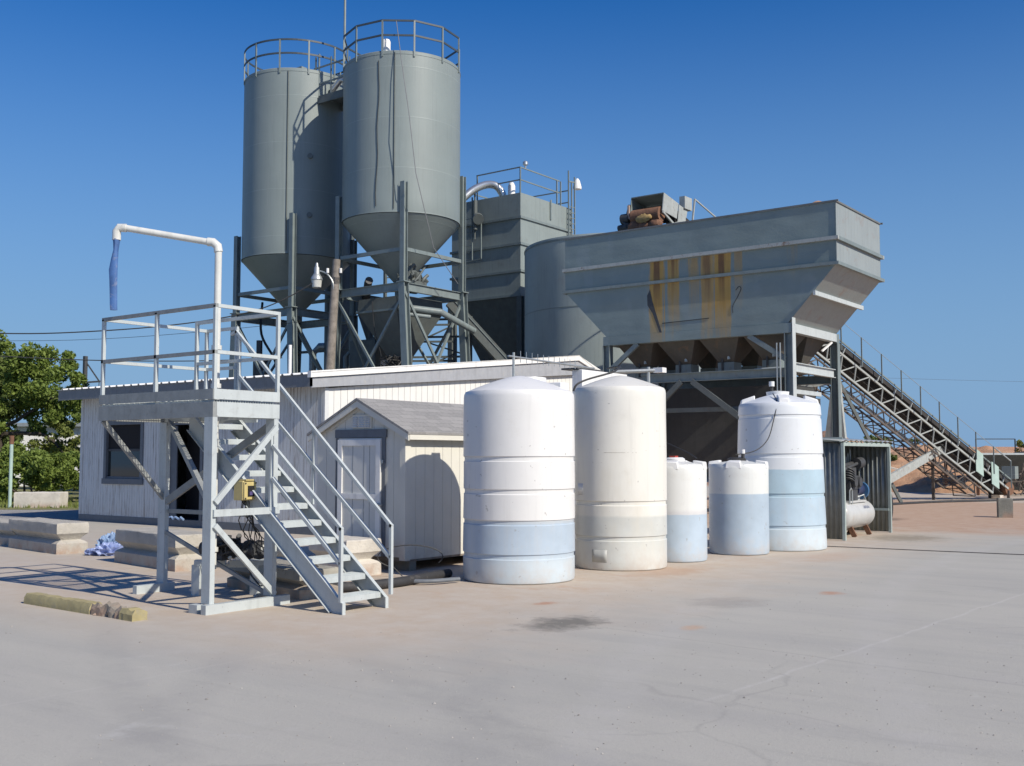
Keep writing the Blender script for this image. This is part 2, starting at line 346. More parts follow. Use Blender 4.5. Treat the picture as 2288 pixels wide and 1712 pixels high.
def shingles():
    n = NT('grey_asphalt_shingles', .9, 0, .2); br = n.t.nodes.new('ShaderNodeTexBrick'); 
    m = n.t.nodes.new('ShaderNodeMapping'); m.inputs['Rotation'].default_value = (0, 0, R(90)); n.L(n.tc.outputs['Object'], m.inputs[0]); n.L(m.outputs[0], br.inputs[0])
    br.inputs['Scale'].default_value = 3.4; br.inputs['Mortar Size'].default_value = .012; br.inputs['Color1'].default_value = (.22,.215,.21,1); br.inputs['Color2'].default_value = (.30,.29,.28,1)
    br.inputs['Mortar'].default_value = (.10,.10,.10,1); br.inputs['Row Height'].default_value = .42; br.inputs['Brick Width'].default_value = 1.
    cc = n.mix(n.math('MULTIPLY', n.ramp(n.noise(40, 4), .4, .6), .4), br.outputs[0], (.36,.35,.33)); n.col(cc); n.bump(n.noise(60, 4), .5, .01); return n.m
M['shingle'] = shingles()

# aggregate hopper paint with rust runs below its upper rail
def hopper_mat():
    n = NT('grey_hopper_paint_with_rust_runs', .5, 0, .5); x, y, z = n.xyz()
    c = (.19,.235,.228)
    cc = n.mix(n.ramp(n.noise(.9, 4), .3, .7), mul(c, .9), mul(c, 1.08))
    pt = n.noise(1.0, 3, .5, (1.2,1,.6)); cc = n.mix(n.math('MULTIPLY', n.ramp(pt, .55, .62), .35), cc, (.23,.275,.285))
    st = n.noise(7, 6, .7, (1.7, 1.7, .05)); stx = n.noise(5, 5, .7, (2., 2., .04))
    yel = None; brn = None
    front = n.ramp(y, .05, .2, 1., 0.)
    for cx, hw, ztop, zbot, k in ((-15.88,.24,7.50,5.15,1.),(-15.3,.22,7.50,5.7,.9),(-14.62,.18,7.48,6.2,.65),(-14.2,.22,7.50,5.3,.8),(-13.72,.26,7.5,5.2,1.),(-13.2,.13,7.5,6.3,.55),(-11.6,.1,7.5,7.0,.3)):
        ad = n.math('ADD', n.math('ABSOLUTE', n.math('SUBTRACT', n.math('ADD', x, n.math('MULTIPLY', n.math('SUBTRACT', n.noise(1.2,4), .5), .1)), cx+14.8)), n.math('MULTIPLY', n.math('SUBTRACT', st, .5), .62))
        zj = n.math('ADD', z, n.math('MULTIPLY', n.math('SUBTRACT', stx, .5), 1.7))
        mz = n.math('MULTIPLY', n.ramp(zj, zbot-.5, zbot+.9), n.ramp(z, ztop-.01, ztop+.01, 1., 0.))
        m = n.math('MULTIPLY', n.math('MULTIPLY', n.ramp(ad, hw*.85, hw*1.1, 1., 0.), mz), k); yel = m if yel is None else n.math('MAXIMUM', yel, m)
        m2 = n.math('MULTIPLY', n.math('MULTIPLY', n.ramp(ad, hw*.2, hw*.6, 1., 0.), n.math('MULTIPLY', n.ramp(zj, zbot+.6, zbot+1.9), n.ramp(z, ztop-.01, ztop+.01, 1., 0.))), k); brn = m2 if brn is None else n.math('MAXIMUM', brn, m2)
    cc = n.mix(n.math('MULTIPLY', n.math('MULTIPLY', yel, front), .95), cc, (.42,.25,.05))
    cc = n.mix(n.math('MULTIPLY', n.math('MULTIPLY', brn, front), .85), cc, (.12,.048,.018))
    r = n.noise(3.2, 8, .75); cc = n.mix(n.math('MULTIPLY', n.ramp(r, .70, .76), .8), cc, (.20,.09,.04))
    n.col(cc)
    b = n.math('ADD', n.math('MULTIPLY', n.noise(14, 5), .02), n.math('MULTIPLY', n.noise(.75, 2, .45, (.55, .8, 1.5)), .34)); n.bump(b, 1, .25); return n.m
M['hop'] = hopper_mat()
M['railrust'] = paint('rust_edged_rail', (.36,.38,.36), .6, .1, (.16,.075,.04), .9, 3.2)

# ------------------------------------------------------------------ ground
g = MB().add([(-500,-60,0),(300,-60,0),(300,700,0),(-500,700,0)], [(0,1,2,3)]).build('ground', M['ground'], None, False); tag(g, None, None, kind='structure')
# road and verge seen at the far left, parallel to the picture's horizon
def strip(name, mat, pts, z, kind='structure'):
    o = MB().add([(a, b, z) for a, b in pts], [tuple(range(len(pts)))]).build(name, mat, None, False); tag(o, None, None, kind=kind); return o
# direction along camera right = (.801,.599); forward = (-.599,.801)
def cf(xc, zc): return (.801*xc-.599*zc, .599*xc+.801*zc)
strip('road', M['asphalt'], [cf(-60,29.5), cf(-11.5,27.9), cf(-11.5,34), cf(-60,37)], .004)
strip('verge', M['grass'], [cf(-90,35.6), cf(-12,33.6), cf(-4,60), cf(-4,220), cf(-160,220)], .008)
# loose grit on the slab
gm = MB()
for i in range(1500):
    if i < 600: xc = random.uniform(-2.5, 4.5); zc = random.uniform(5.5, 9.5)
    elif i < 1050: xc = random.uniform(-6, 9); zc = random.uniform(5.5, 15)
    else: xc = random.gauss(1., 2.); zc = random.uniform(10, 22)
    a, b = cf(xc, zc); s = random.choice((.004,.005,.007,.009,.015 if i % 11 == 0 else .006)) * random.uniform(.7, 1.2)
    if a < -7.2 and 6 < b < 20: continue
    r = random.uniform(0, 6.3); vs = []
    for k in range(5): t = r + k*1.257; q = s*random.uniform(.6, 1.2); vs.append((a+q*math.cos(t), b+q*math.sin(t), s*random.uniform(.0, .3)))
    vs.append((a, b, s*random.uniform(.6, 1.1))); gm.add(vs, [(k, (k+1) % 5, 5) for k in range(5)])
o = gm.build('loose_gravel', paint('gravel_stones', (.33,.31,.28), .9, .5, (.6,.57,.52), .8, 3, streak=False), None, False); tag(o, 'small loose stones scattered over the concrete yard', 'gravel', kind='stuff')

# ------------------------------------------------------------------ access platform with stair
def platform():
    t = thing('access_platform', 'light grey steel loading platform with railings and a steep open stair', 'platform', (-10.4, 8.0, 0))
    P, D = M['plat'], M['platdirtyshade']
    x0, x1, y0, y1, y2 = -11.56, -9.44, 7.31, 8.23, 8.84
    # deck frame: channel beams, toe boards, grating
    MB().box(x0, x1, y0, y0+.05, 2.07, 2.235).build('beam', D, t)
    MB().box(x1-.05, x1, y0+.052, y1, 2.075, 2.235).build('beam', P, t)
    MB().box(x0, x0+.05, y0+.052, y2, 2.07, 2.235).build('beam', D, t)
    MB().box(x0+.052, x1-.052, y1-.05, y1-.002, 2.075, 2.232).build('beam', P, t)
    MB().box(x0+.052, x0+1.06, y2-.05, y2, 2.07, 2.232).build('beam', P, t)
    MB().box(x0, x1, y0-.003, y0+.007, 2.262, 2.372).build('toe_board', D, t)
    MB().box(x1-.007, x1+.003, y0+.01, y1, 2.262, 2.372).build('toe_board', P, t)
    MB().box(x0-.003, x0+.007, y0+.01, y2, 2.262, 2.372).build('toe_board', P, t)
    gr = MB()
    k = y0+.03
    while k < y2: gr.box(x0+.02, (x1-.02 if k < y1-.06 else x0+1.05), k, k+.006, 2.237, 2.26); k += .035
    k = x0+.06
    while k < x1-.03: gr.box(k, k+.006, y0+.02, (y2-.02 if k < x0+1.0 else y1-.06), 2.254, 2.2595); k += .1
    gr.build('grating', P, t)
    def post(x, y, z0, z1, m, sx=1, sy=1, w=.095):
        # steel angle/H look: two plates
        b = MB(); b.box(x-w/2, x+w/2, y-.006 if sy > 0 else y-w, y+.006 if sy > 0 else y-w+.012, z0, z1)
        return b
    def leg(x, y, m):
        b = MB(); w = .14; d_ = .062
        b.box(x-w, x, y, y+.012, .1, 2.07); b.box(x-.012, x, y+.0125, y+d_, .1, 2.07); b.box(x-w, x-w+.012, y+.0125, y+d_, .1, 2.07)
        return b.build('post', m, t)
    leg(x1, y0, P); leg(x1, y1-.075, P); leg(x0+.1, y1-.05, P)
    # sole plates/cross beams on the ground
    MB().box(x1-.02, x1+.06, y0-.09, y1+.14, .0, .1).build('base_beam', P, t)
    MB().box(x1-.24, x1-.1, y0-.08, y0+.02, .0, .09).build('base_beam', P, t)
    MB().box(x0+.02, x0+.1, y0+.5, y1+.12, .0, .1).build('base_beam', P, t)
    # braces
    def br(p, q, wd=.06, th=.035, m=P): MB().bar(p, q, th, wd).build('brace', m, t)
    br((x1+.015, y0+.04, 1.16), (x1+.015, y1-.05, 1.98)); br((x1+.015, y0+.04, .92), (x1+.015, y1-.05, .12))
    br((x1+.012, y0+.02, 1.05), (x1+.012, y1-.0, 1.05), .075, .03)
    br((x0+.02, y0+.05, 2.07), (x0+.05, y1-.02, 1.12), .05, .05, D)
    br((x0+.12, y1-.02, 2.08), (x1-.04, y0+.03, 1.12), .075, .05, D)
    br((x1-.03, y1-.03, 2.04), (x0+.11, y1-.03, 1.1), .09, .03, D)
    br((x0+.1, y1+.01, .98), (x1-.1, y1+.01, .98), .05, .03, D)
    br((x0+.11, y1-.03, .72), (x1-.06, y1-.05, .1), .045, .03, D)
    # railings: posts, top rail, mid rail
    def rp(x, y, z1=3.27, m=P): MB().box(x-.019, x+.019, y-.019, y+.019, 2.262, z1).build('rail_post', m, t)
    for x in (x0+.02, -10.5, x1-.02): rp(x, y0+.03)
    rp(x1-.02, y1-.02); rp(x0+.02, y2-.02); rp(-10.93, y1-.02)
    rp(x0+.62, y2-.02)
    for z, zz in ((3.27, 3.25), (2.77, 2.75)):
        MB().bar((x0, y0+.03, z), (x1, y0+.03, z), .038, .04).build('rail', D, t)
        MB().bar((x1-.02, y0+.05, z), (x1-.02, y1, z), .036, .038).build('rail', P, t)
        MB().bar((x0+.02, y0+.05, z), (x0+.02, y2, z), .036, .038).build('rail', P, t)
        MB().bar((x1-.04, y1-.02, z-.001), (-10.95, y1-.02, z-.001), .034, .038).build('rail', P, t)
        MB().bar((x0+.04, y2-.02, z-.001), (x0+.64, y2-.02, z-.001), .034, .038).build('rail', P, t)
    # stair: runs along +x down from the back of the deck
    def sx(z): return -8.26 - (z-.11)*1.262 if True else 0
    ysl, ysr = 8.13, 8.78
    for y, nm in ((ysl, 0), (ysr, 1)):
        z_t = 2.23
        b = MB(); pts = [(sx(.11), .11), (sx(z_t), z_t), (sx(z_t), z_t-.26), (sx(.26), .0), (sx(.11), .0)]
        b.prism(pts, 'y', y-.004, y+.004)
        b.bar((sx(.11), y-.02, .11), (sx(z_t), y-.02, z_t), .045, .008, (0,0,1)); b.bar((sx(.27), y-.02, .008), (sx(z_t), y-.02, z_t-.262), .045, .008)
        b.box(sx(.11)-.005, sx(.11)+.005, y-.045, y+.0, 0, .12)
        b.build('stringer', P, t)
    for i in range(1, 12):
        z = .155 + (i-1)*.187; xc = sx(z)-.03
        b = MB(); b.box(xc-.21, xc, ysl+.006, ysr-.006, z-.0, z+.012)
        b.box(xc-.0, xc+.012, ysl+.006, ysr-.006, z-.045, z+.014)
        q = xc-.2
        while q < xc-.01: b.box(q, q+.008, ysl+.01, ysr-.01, z+.0125, z+.02); q += .03
        b.build('tread', P, t)
    # handrails
    yl, yr = 8.13-.03, 8.81
    def hr(pts, r=.019): 
        b = MB(); 
        for p, q in zip(pts, pts[1:]): b.bar(p, q, .036, .036, (0,1,0), ext=.016)
        return b.build('handrail', P, t)
    hr([(-11.02, yr, 3.2), (-10.93, yr, 3.22), (-8.25, yr, .89), (-8.25, yr, .16)])
    hr([(-10.87, yr, 2.66), (-8.27, yr, .55)]); 
    hr([(-9.38, yl, 1.76), (-8.30, yl, .89), (-8.30, yl, .14)])
    hr([(-9.38, yl, 1.40), (-8.32, yl, .53)])
    for x in (-9.5,): MB().bar((x, yr, sz_(x, .0)), (x, yr, sz_(x, .9)), .03, .03).build('rail_post', P, t); 
    MB().bar((-9.42, yl, sz_(-9.42, .02)), (-9.42, yl, sz_(-9.42, .88)), .03, .03).build('rail_post', P, t)
    MB().bar((-10.87, yr, 2.2), (-10.87, yr, 3.17), .034, .034).build('rail_post', P, t)
    return t
def sz_(x, up): return .11 + (-8.26-x)/1.262 + up
platform()

# fill pipe standing behind the platform, hanging hose sleeve
t = thing('overhead_fill_pipe', 'white overhead pipe rising through the platform and reaching left over it', 'pipe', (-10.36, 8.06, 0))
MB().tube([(-10.36,8.06,.35),(-10.36,8.06,4.07)], .042, 14).build('riser', M['pvc'], t)
MB().tube([(-10.36,8.06,4.06),(-10.37,8.055,4.13),(-10.41,8.02,4.175),(-10.46,7.98,4.18)], .052, 14).build('elbow', M['pvc'], t)
MB().tube([(-10.46,7.98,4.18),(-11.2,7.35,4.335)], .039, 14).build('arm', M['pvc'], t)
MB().tube([(-11.18,7.365,4.332),(-11.245,7.315,4.335),(-11.27,7.30,4.295),(-11.27,7.30,4.19)], .05, 14).build('elbow', M['pvc'], t)
for z in (.55, 2.45, 2.9): MB().lathe(-10.36, 8.06, [(.06,z),(.06,z+.05)], 14).build('collar', M['pvc'], t)
hb = MB(); prof = []
rs = []
for i, z in enumerate((4.2,4.15,4.07,3.96,3.84,3.7,3.55,3.42,3.36)):
    rx = (.042,.036,.026,.042,.052,.047,.045,.044,.043)[i]; ry = (.052,.04,.045,.03,.022,.026,.02,.028,.024)[i]; ox = (0,0,-.004,-.018,-.03,-.025,-.02,-.016,-.012)[i]
    rs.append([(-11.27+.801*(rx*math.cos(a)+ox)-.599*ry*math.sin(a), 7.30+.599*(rx*math.cos(a)+ox)+.801*ry*math.sin(a), z) for a in [k*math.pi/6 for k in range(12)]])
o = MB().rings(rs).build('hanging_hose', M['bluehose'], None); tag(o, 'faded blue flat hose hanging from the end of the white pipe', 'hose')

# control box
t = thing('control_box', 'small yellow meter box with dark display on the platform brace', 'control box', (-9.85, 8.1, 1.18))
cbR = lambda u, v, z: (-9.83+u, 8.02+v, z)
MB().box(-9.91,-9.75,7.98,8.16,1.155,1.375).build('housing', M['yellow'], t, bevel=.008)
MB().box(-9.749,-9.725,7.985,8.155,1.165,1.365).build('face_plate', M['yellow'], t, bevel=.006)
MB().box(-9.724,-9.718,8.03,8.12,1.2,1.32).build('display', M['black'], t)
MB().box(-9.717,-9.712,8.05,8.1,1.215,1.255).build('display', paint('violet_lcd', (.10,.08,.2), .3, .1, None, streak=False, bump=0), t)
for y, z in ((7.998,1.35),(8.142,1.35),(7.998,1.18),(8.142,1.18)): MB().tube([(-9.724,y,z),(-9.714,y,z)], .008, 8).build('screw', M['dark'], t)
MB().box(-9.95,-9.72,8.0,8.12,1.377,1.392).build('bracket', M['yellow'], t)
cb = MB()
random.seed(3)
for i in range(9):
    u = random.uniform(-.09,.12); v = random.uniform(-.03,.09); pts = [(-9.85+u*.6, 8.08+v, 1.16)]
    ex = -9.88+random.uniform(-.3,.25); ey = 8.22+random.uniform(-.05,.2)
    for k in range(1, 8):
        q = k/7; pts.append((-9.85+u*.6+(ex+9.85-u*.6)*q+.05*math.sin(q*9+i*2), 8.08+v+(ey-8.08-v)*q+.04*math.cos(q*7+i), 1.16-.62*q-.08*math.sin(q*3.1)))
    cb.tube(pts, .006, 6)
cb.tube([(-9.74+.05*math.cos(a)*.8, 8.2+.05*math.cos(a)*.6, 1.1+.12*math.sin(a)-.06) for a in [k*.5 for k in range(13)]], .008, 6)
cb.tube([(-9.95, 8.2, .55), (-9.85, 8.2, .3), (-9.75,8.25,.18), (-9.65,8.3,.2), (-9.6, 8.35, .45)], .01, 6)
cb.build('cable', M['cable'], t)

# pump stand and pump
t = thing('pump_bench', 'low grey steel bench with tread plate ends under the platform', 'bench', (-10.4, 8.4, 0))
pl = M['plat']
MB().bar((-10.82,8.16,.39),(-10.55,8.40,.39), .12, .06).build('top_beam', pl, t); MB().bar((-10.5,8.44,.39),(-10.12,8.70,.39), .12, .06).build('top_beam', pl, t); MB().bar((-10.70,8.35,.35),(-10.2,8.72,.35), .05, .05).build('cross_bar', pl, t)
for x, y in ((-10.79,8.2),(-10.26,8.64)): MB().box(x-.08,x+.07,y-.05,y+.05,0,.36).build('leg', pl, t)
MB().prism([(8.5,0),(8.85,0),(8.62,.14)],'x',-10.16,-10.14).build('gusset', pl, t)
t = thing('water_pump', 'black pump and valves in a line on the grey bench', 'pump', (-10.4, 8.3, .42))
b = MB(); random.seed(5)
b.tube([(-10.75,8.2,.56),(-10.0,8.5,.56)], .075, 12); b.tube([(-10.62,8.22,.56),(-10.62,8.22,.74)], .05, 10); b.tube([(-10.62,8.22,.74),(-10.62,8.22,.78)], .09, 12)
b.box(-10.5,-10.4,8.22,8.36,.43,.72); b.tube([(-10.3,8.38,.5),(-10.3,8.38,.7),(-10.25,8.35,.72)], .03, 8)
for x in (-10.52,-10.36,-10.17,-10.05): b.tube([(x,8.2+(x+10.75)*.4-.01,.56),(x+.03,8.2+(x+10.72)*.4,.56)], .115, 12)
b.build('pump_body', M['dark'], t)
b = MB()
for k in range(14): a = k*.9; b.tube([(-10.55+random.uniform(-.2,.4),8.2+random.uniform(-.05,.15),.5+random.uniform(0,.2)) for _ in range(4)], .01, 6)
b.build('wiring', M['cable'], t)
b = MB()
for x in (-10.17, -10.45, -10.3): b.tube([(x,8.25,.47),(x+.03,8.24,.47)], .022, 8)
b.build('bolt', M['duct'], t)
MB().tube([(-10.0,8.5,.56),(-9.86,8.56,.56)], .06, 12).build('coupling', M['pvc'], t)
t2 = thing('suction_hose', 'thick black hose curving from the pump down onto the yard behind the stair', 'hose', (-9.6, 9.6, 0))
def bez(P, n=24):
    out = []
    for i in range(len(P)-1):
        p0, p1, p2, p3 = [Vector(P[max(0,min(len(P)-1,j))]) for j in (i-1,i,i+1,i+2)]
        for k in range(n): q = k/n; out.append(.5*((2*p1)+(p2-p0)*q+(2*p0-5*p1+4*p2-p3)*q*q+(3*p1-p0-3*p2+p3)*q**3))
    out.append(Vector(P[-1])); return out
MB().tube(bez([(-9.9,8.55,.56),(-9.75,8.62,.55),(-9.65,8.85,.42),(-9.63,9.1,.2),(-9.62,9.35,.08),(-9.5,9.75,.065),(-9.45,10.3,.065),(-9.55,10.9,.065),(-9.6,11.4,.065)], 8), .06, 12).build('hose', M['rubber'], t2)
MB().tube([(-9.86,8.555,.56),(-9.78,8.6,.56),(-9.7,8.7,.52)], .078, 12).build('end_cuff', M['pvc'], t2)
o = MB().tube(bez([(-9.75,10.35,.05),(-9.3,10.6,.05),(-9.15,11.0,.05)],8)+[V(-9.12,11.05,.05)], .028, 10).build('thin_pipe', M['trim'], None); tag(o, 'thin bluish pipe lying on the ground along the shed skid', 'pipe')
o = MB().tube([(-9.9+.32*math.cos(a), 10.95+.3*math.cos(a), .30+.16*math.sin(a)) for a in [k*math.pi/12 for k in range(-2, 17)]]+[(-9.95,10.85,.05)], .008, 6).build('loose_cable', M['cable'], None); tag(o, 'loop of loose black cable in front of the cream shed', 'cable')

# ------------------------------------------------------------------ concrete blocks
def block(label, cx, cy, ang, L, W, H, mat, group=None, name='concrete_barrier', notch=True, cat='barrier'):
    random.seed(int(abs(cx*100)))
    rs = []
    prof = ((0,0),(.04,.0),(.17*H/.52,0),(.20*H/.52,.04),(.23*H/.52,.11),(.27*H/.52,.08),(.34*H/.52,.0),(.45*H/.52,-.004),(H-.012,0),(H,.015)) if notch else ((0,0),(H*.3,0),(H*.6,0),(H-.02,0),(H,.02))
    ca, sa = math.cos(ang), math.sin(ang); nx, ny = 22, 6
    for z, ins in prof:
        ring = []; hx, hy = L/2-ins*.8, W/2-ins
        P = [(-hx+2*hx*i/nx, -hy) for i in range(nx)] + [(hx, -hy+2*hy*i/ny) for i in range(ny)] + [(hx-2*hx*i/nx, hy) for i in range(nx)] + [(-hx, hy-2*hy*i/ny) for i in range(ny)]
        for px, py in P:
            n1 = mnoise.noise(V(px*3+cx, py*3+cy, z*5))*.016 + mnoise.noise(V(px*11+cx, py*11, z*13))*.008
            if z > H-.03: n1 -= max(0, mnoise.noise(V(px*6+cx, py*6, 3)))*.05
            px *= 1+n1; py *= 1+n1*2
            zz = z + (mnoise.noise(V(px*5+cx, py*5, 7))*.012 if z > H-.03 else 0)
            ring.append((cx+px*ca-py*sa, cy+px*sa+py*ca, zz))
        rs.append(ring)
    o = MB().rings(rs).build(name, mat, None, True, loc=(cx, cy, 0)); o.data.set_sharp_from_angle(angle=R(25))
    return tag(o, label, cat, group)
G = 'concrete barriers in a row before the office'
block('notched concrete barrier left of the blue tarpaulin heap', -18.17, 10.55, R(-7.5), 2.06, .55, .52, M['conc'], G)
block('notched concrete barrier behind the left platform post, right of the blue heap', -14.2, 10.12, R(-9), 2.0, .62, .52, M['conc'], G)
block('low dark concrete barrier under the platform behind the grey pump bench', -10.3, 9.05, R(-11), 1.75, .55, .34, M['concD'], G)
block('pale concrete block behind the lower stair treads', -11.15, 10.95, R(-8), .9, .6, .5, M['concW'], None, 'concrete_block', cat='block')
block('concrete barrier cut off by the left edge of the photo', -20.35, 10.95, R(-7), 1.9, .5, .42, M['conc'], G)
block('weathered white concrete block on the far verge beside the thin pole', -33.35, 19.1, R(36), 1.5, .6, .5, M['concW'], None, 'concrete_block', notch=False, cat='block')
block('white concrete block half hidden behind the office corner on the verge', -31.2, 21.2, R(36), 1.1, .6, .55, M['concW'], None, 'concrete_block', notch=False, cat='block')
block('grey square block standing alone in the yard beyond the compressor shelter', -7.0, 31.7, R(20), .36, .36, .52, M['concG'], None, 'concrete_post', notch=False, cat='block')

# parking stop
def stop():
    random.seed(11)
    t = thing('parking_stop', 'worn yellow concrete parking stop with a crumbled right part', 'parking stop', (-10.6, 6.63, 0))
    def seg(xa, xb, rough, nm, mat):
        rs = []; n = max(3, int((xb-xa)/.04))
        for i in range(n+1):
            x = xa+(xb-xa)*i/n; k = []
            for y, z in ((-.09,0),(-.085,.07),(-.055,.115),(.05,.115),(.085,.07),(.09,0)):
                j = rough*(mnoise.noise(V(x*14, y*20, z*20))-.2*(z > .05)); k.append((x, 6.63+(x+10.6)*-.03+y*(1-2*abs(j)*4*(rough > .03))+j*.4, max(0, z+j*(z > 0))))
            rs.append(k)
        return MB().rings(rs).build(nm, mat, t, rough < .03, bevel=0)
    ym = paint('worn_yellow_paint', (.37,.315,.16), .8, .15, (.30,.275,.22), .6, 5, bump=.5); 
    seg(-11.78, -10.42, .012, 'painted_end', ym); seg(-10.42, -9.86, .075, 'broken_concrete', M['concG']); seg(-9.86, -9.62, .03, 'painted_end', ym)
    b = MB()
    for i in range(26):
        x = random.uniform(-10.4,-9.8); y = 6.63+random.uniform(-.1,.1); s = random.uniform(.012,.03); z = random.uniform(.0,.09)
        b.add([(x+s*a, y+s*c, z+s*d) for a, c, d in ((1,.2,0),(-.6,1,.1),(-.5,-1,0),(.1,.1,1.1),(0,0,-.5))], [(0,1,3),(1,2,3),(2,0,3),(0,1,4),(1,2,4),(2,0,4)])
    b.build('rubble', M['conc'], t, False)
stop()

# blue tarpaulin heap
def heap():
    t = thing('tarpaulin_heap', 'crumpled light blue tarpaulin and plastic bags between two concrete barriers', 'tarpaulin', (-16.4, 10.7, 0))
    tm = paint('crinkled_blue_tarp', (.22,.32,.48), .55, .2, (.48,.54,.62), .6, 6, streak=False)
    tm2 = paint('blue_plastic_bag', (.25,.31,.52), .45, .15, (.45,.5,.7), .4, 4, streak=False)
    for i, (x, y, r, h, m, nm) in enumerate(((-16.65,10.85,.27,.34,tm,'tarpaulin_fold'),(-16.45,11.15,.26,.32,tm,'tarpaulin_fold'),(-16.35,10.6,.24,.22,tm2,'plastic_bag'),(-16.85,11.2,.22,.26,tm,'tarpaulin_fold'),(-16.6,10.45,.14,.12,tm2,'plastic_bag'))):
        bm = bmesh.new(); bmesh.ops.create_icosphere(bm, subdivisions=5, radius=1)
        for v in bm.verts:
            p = v.co.copy(); k = .95-abs(mnoise.noise(p*1.9+V(i*3,0,0)))*.8 + .16*abs(mnoise.noise(p*5+V(0,i,0)))
            if m is tm: k += .10*(1-abs(mnoise.noise(p*3.3+V(0,0,i*5)))*4)
            k += .07*mnoise.noise(p*9+V(i*7,0,0))+.09*(.5-abs(mnoise.noise(V(p.x*6+i*3,p.y*6,p.z*2.5))))
            v.co = V(p.x*r*k, p.y*r*k, max(0, (p.z*.62+.38))*h*k)
        b = MB(); b.v = [(v.co.x+x, v.co.y+y, v.co.z+.001) for v in bm.verts]; b.f = [tuple(v.index for v in f.verts) for f in bm.faces]; bm.free()
        o = b.build(nm, m, t, True); o.data.set_sharp_from_angle(angle=R(40))
heap()
o = MB().tube([(-21.9+.05*math.sin(k*1.7)+k*.07, 15.6, .22+.03*math.sin(k*2.1)) for k in range(12)], .025, 6).build('rag', paint('blue_rag', (.25,.36,.55), .8, .2, None), None); tag(o, 'blue rag strip lying against the foot of the office wall', 'rag')

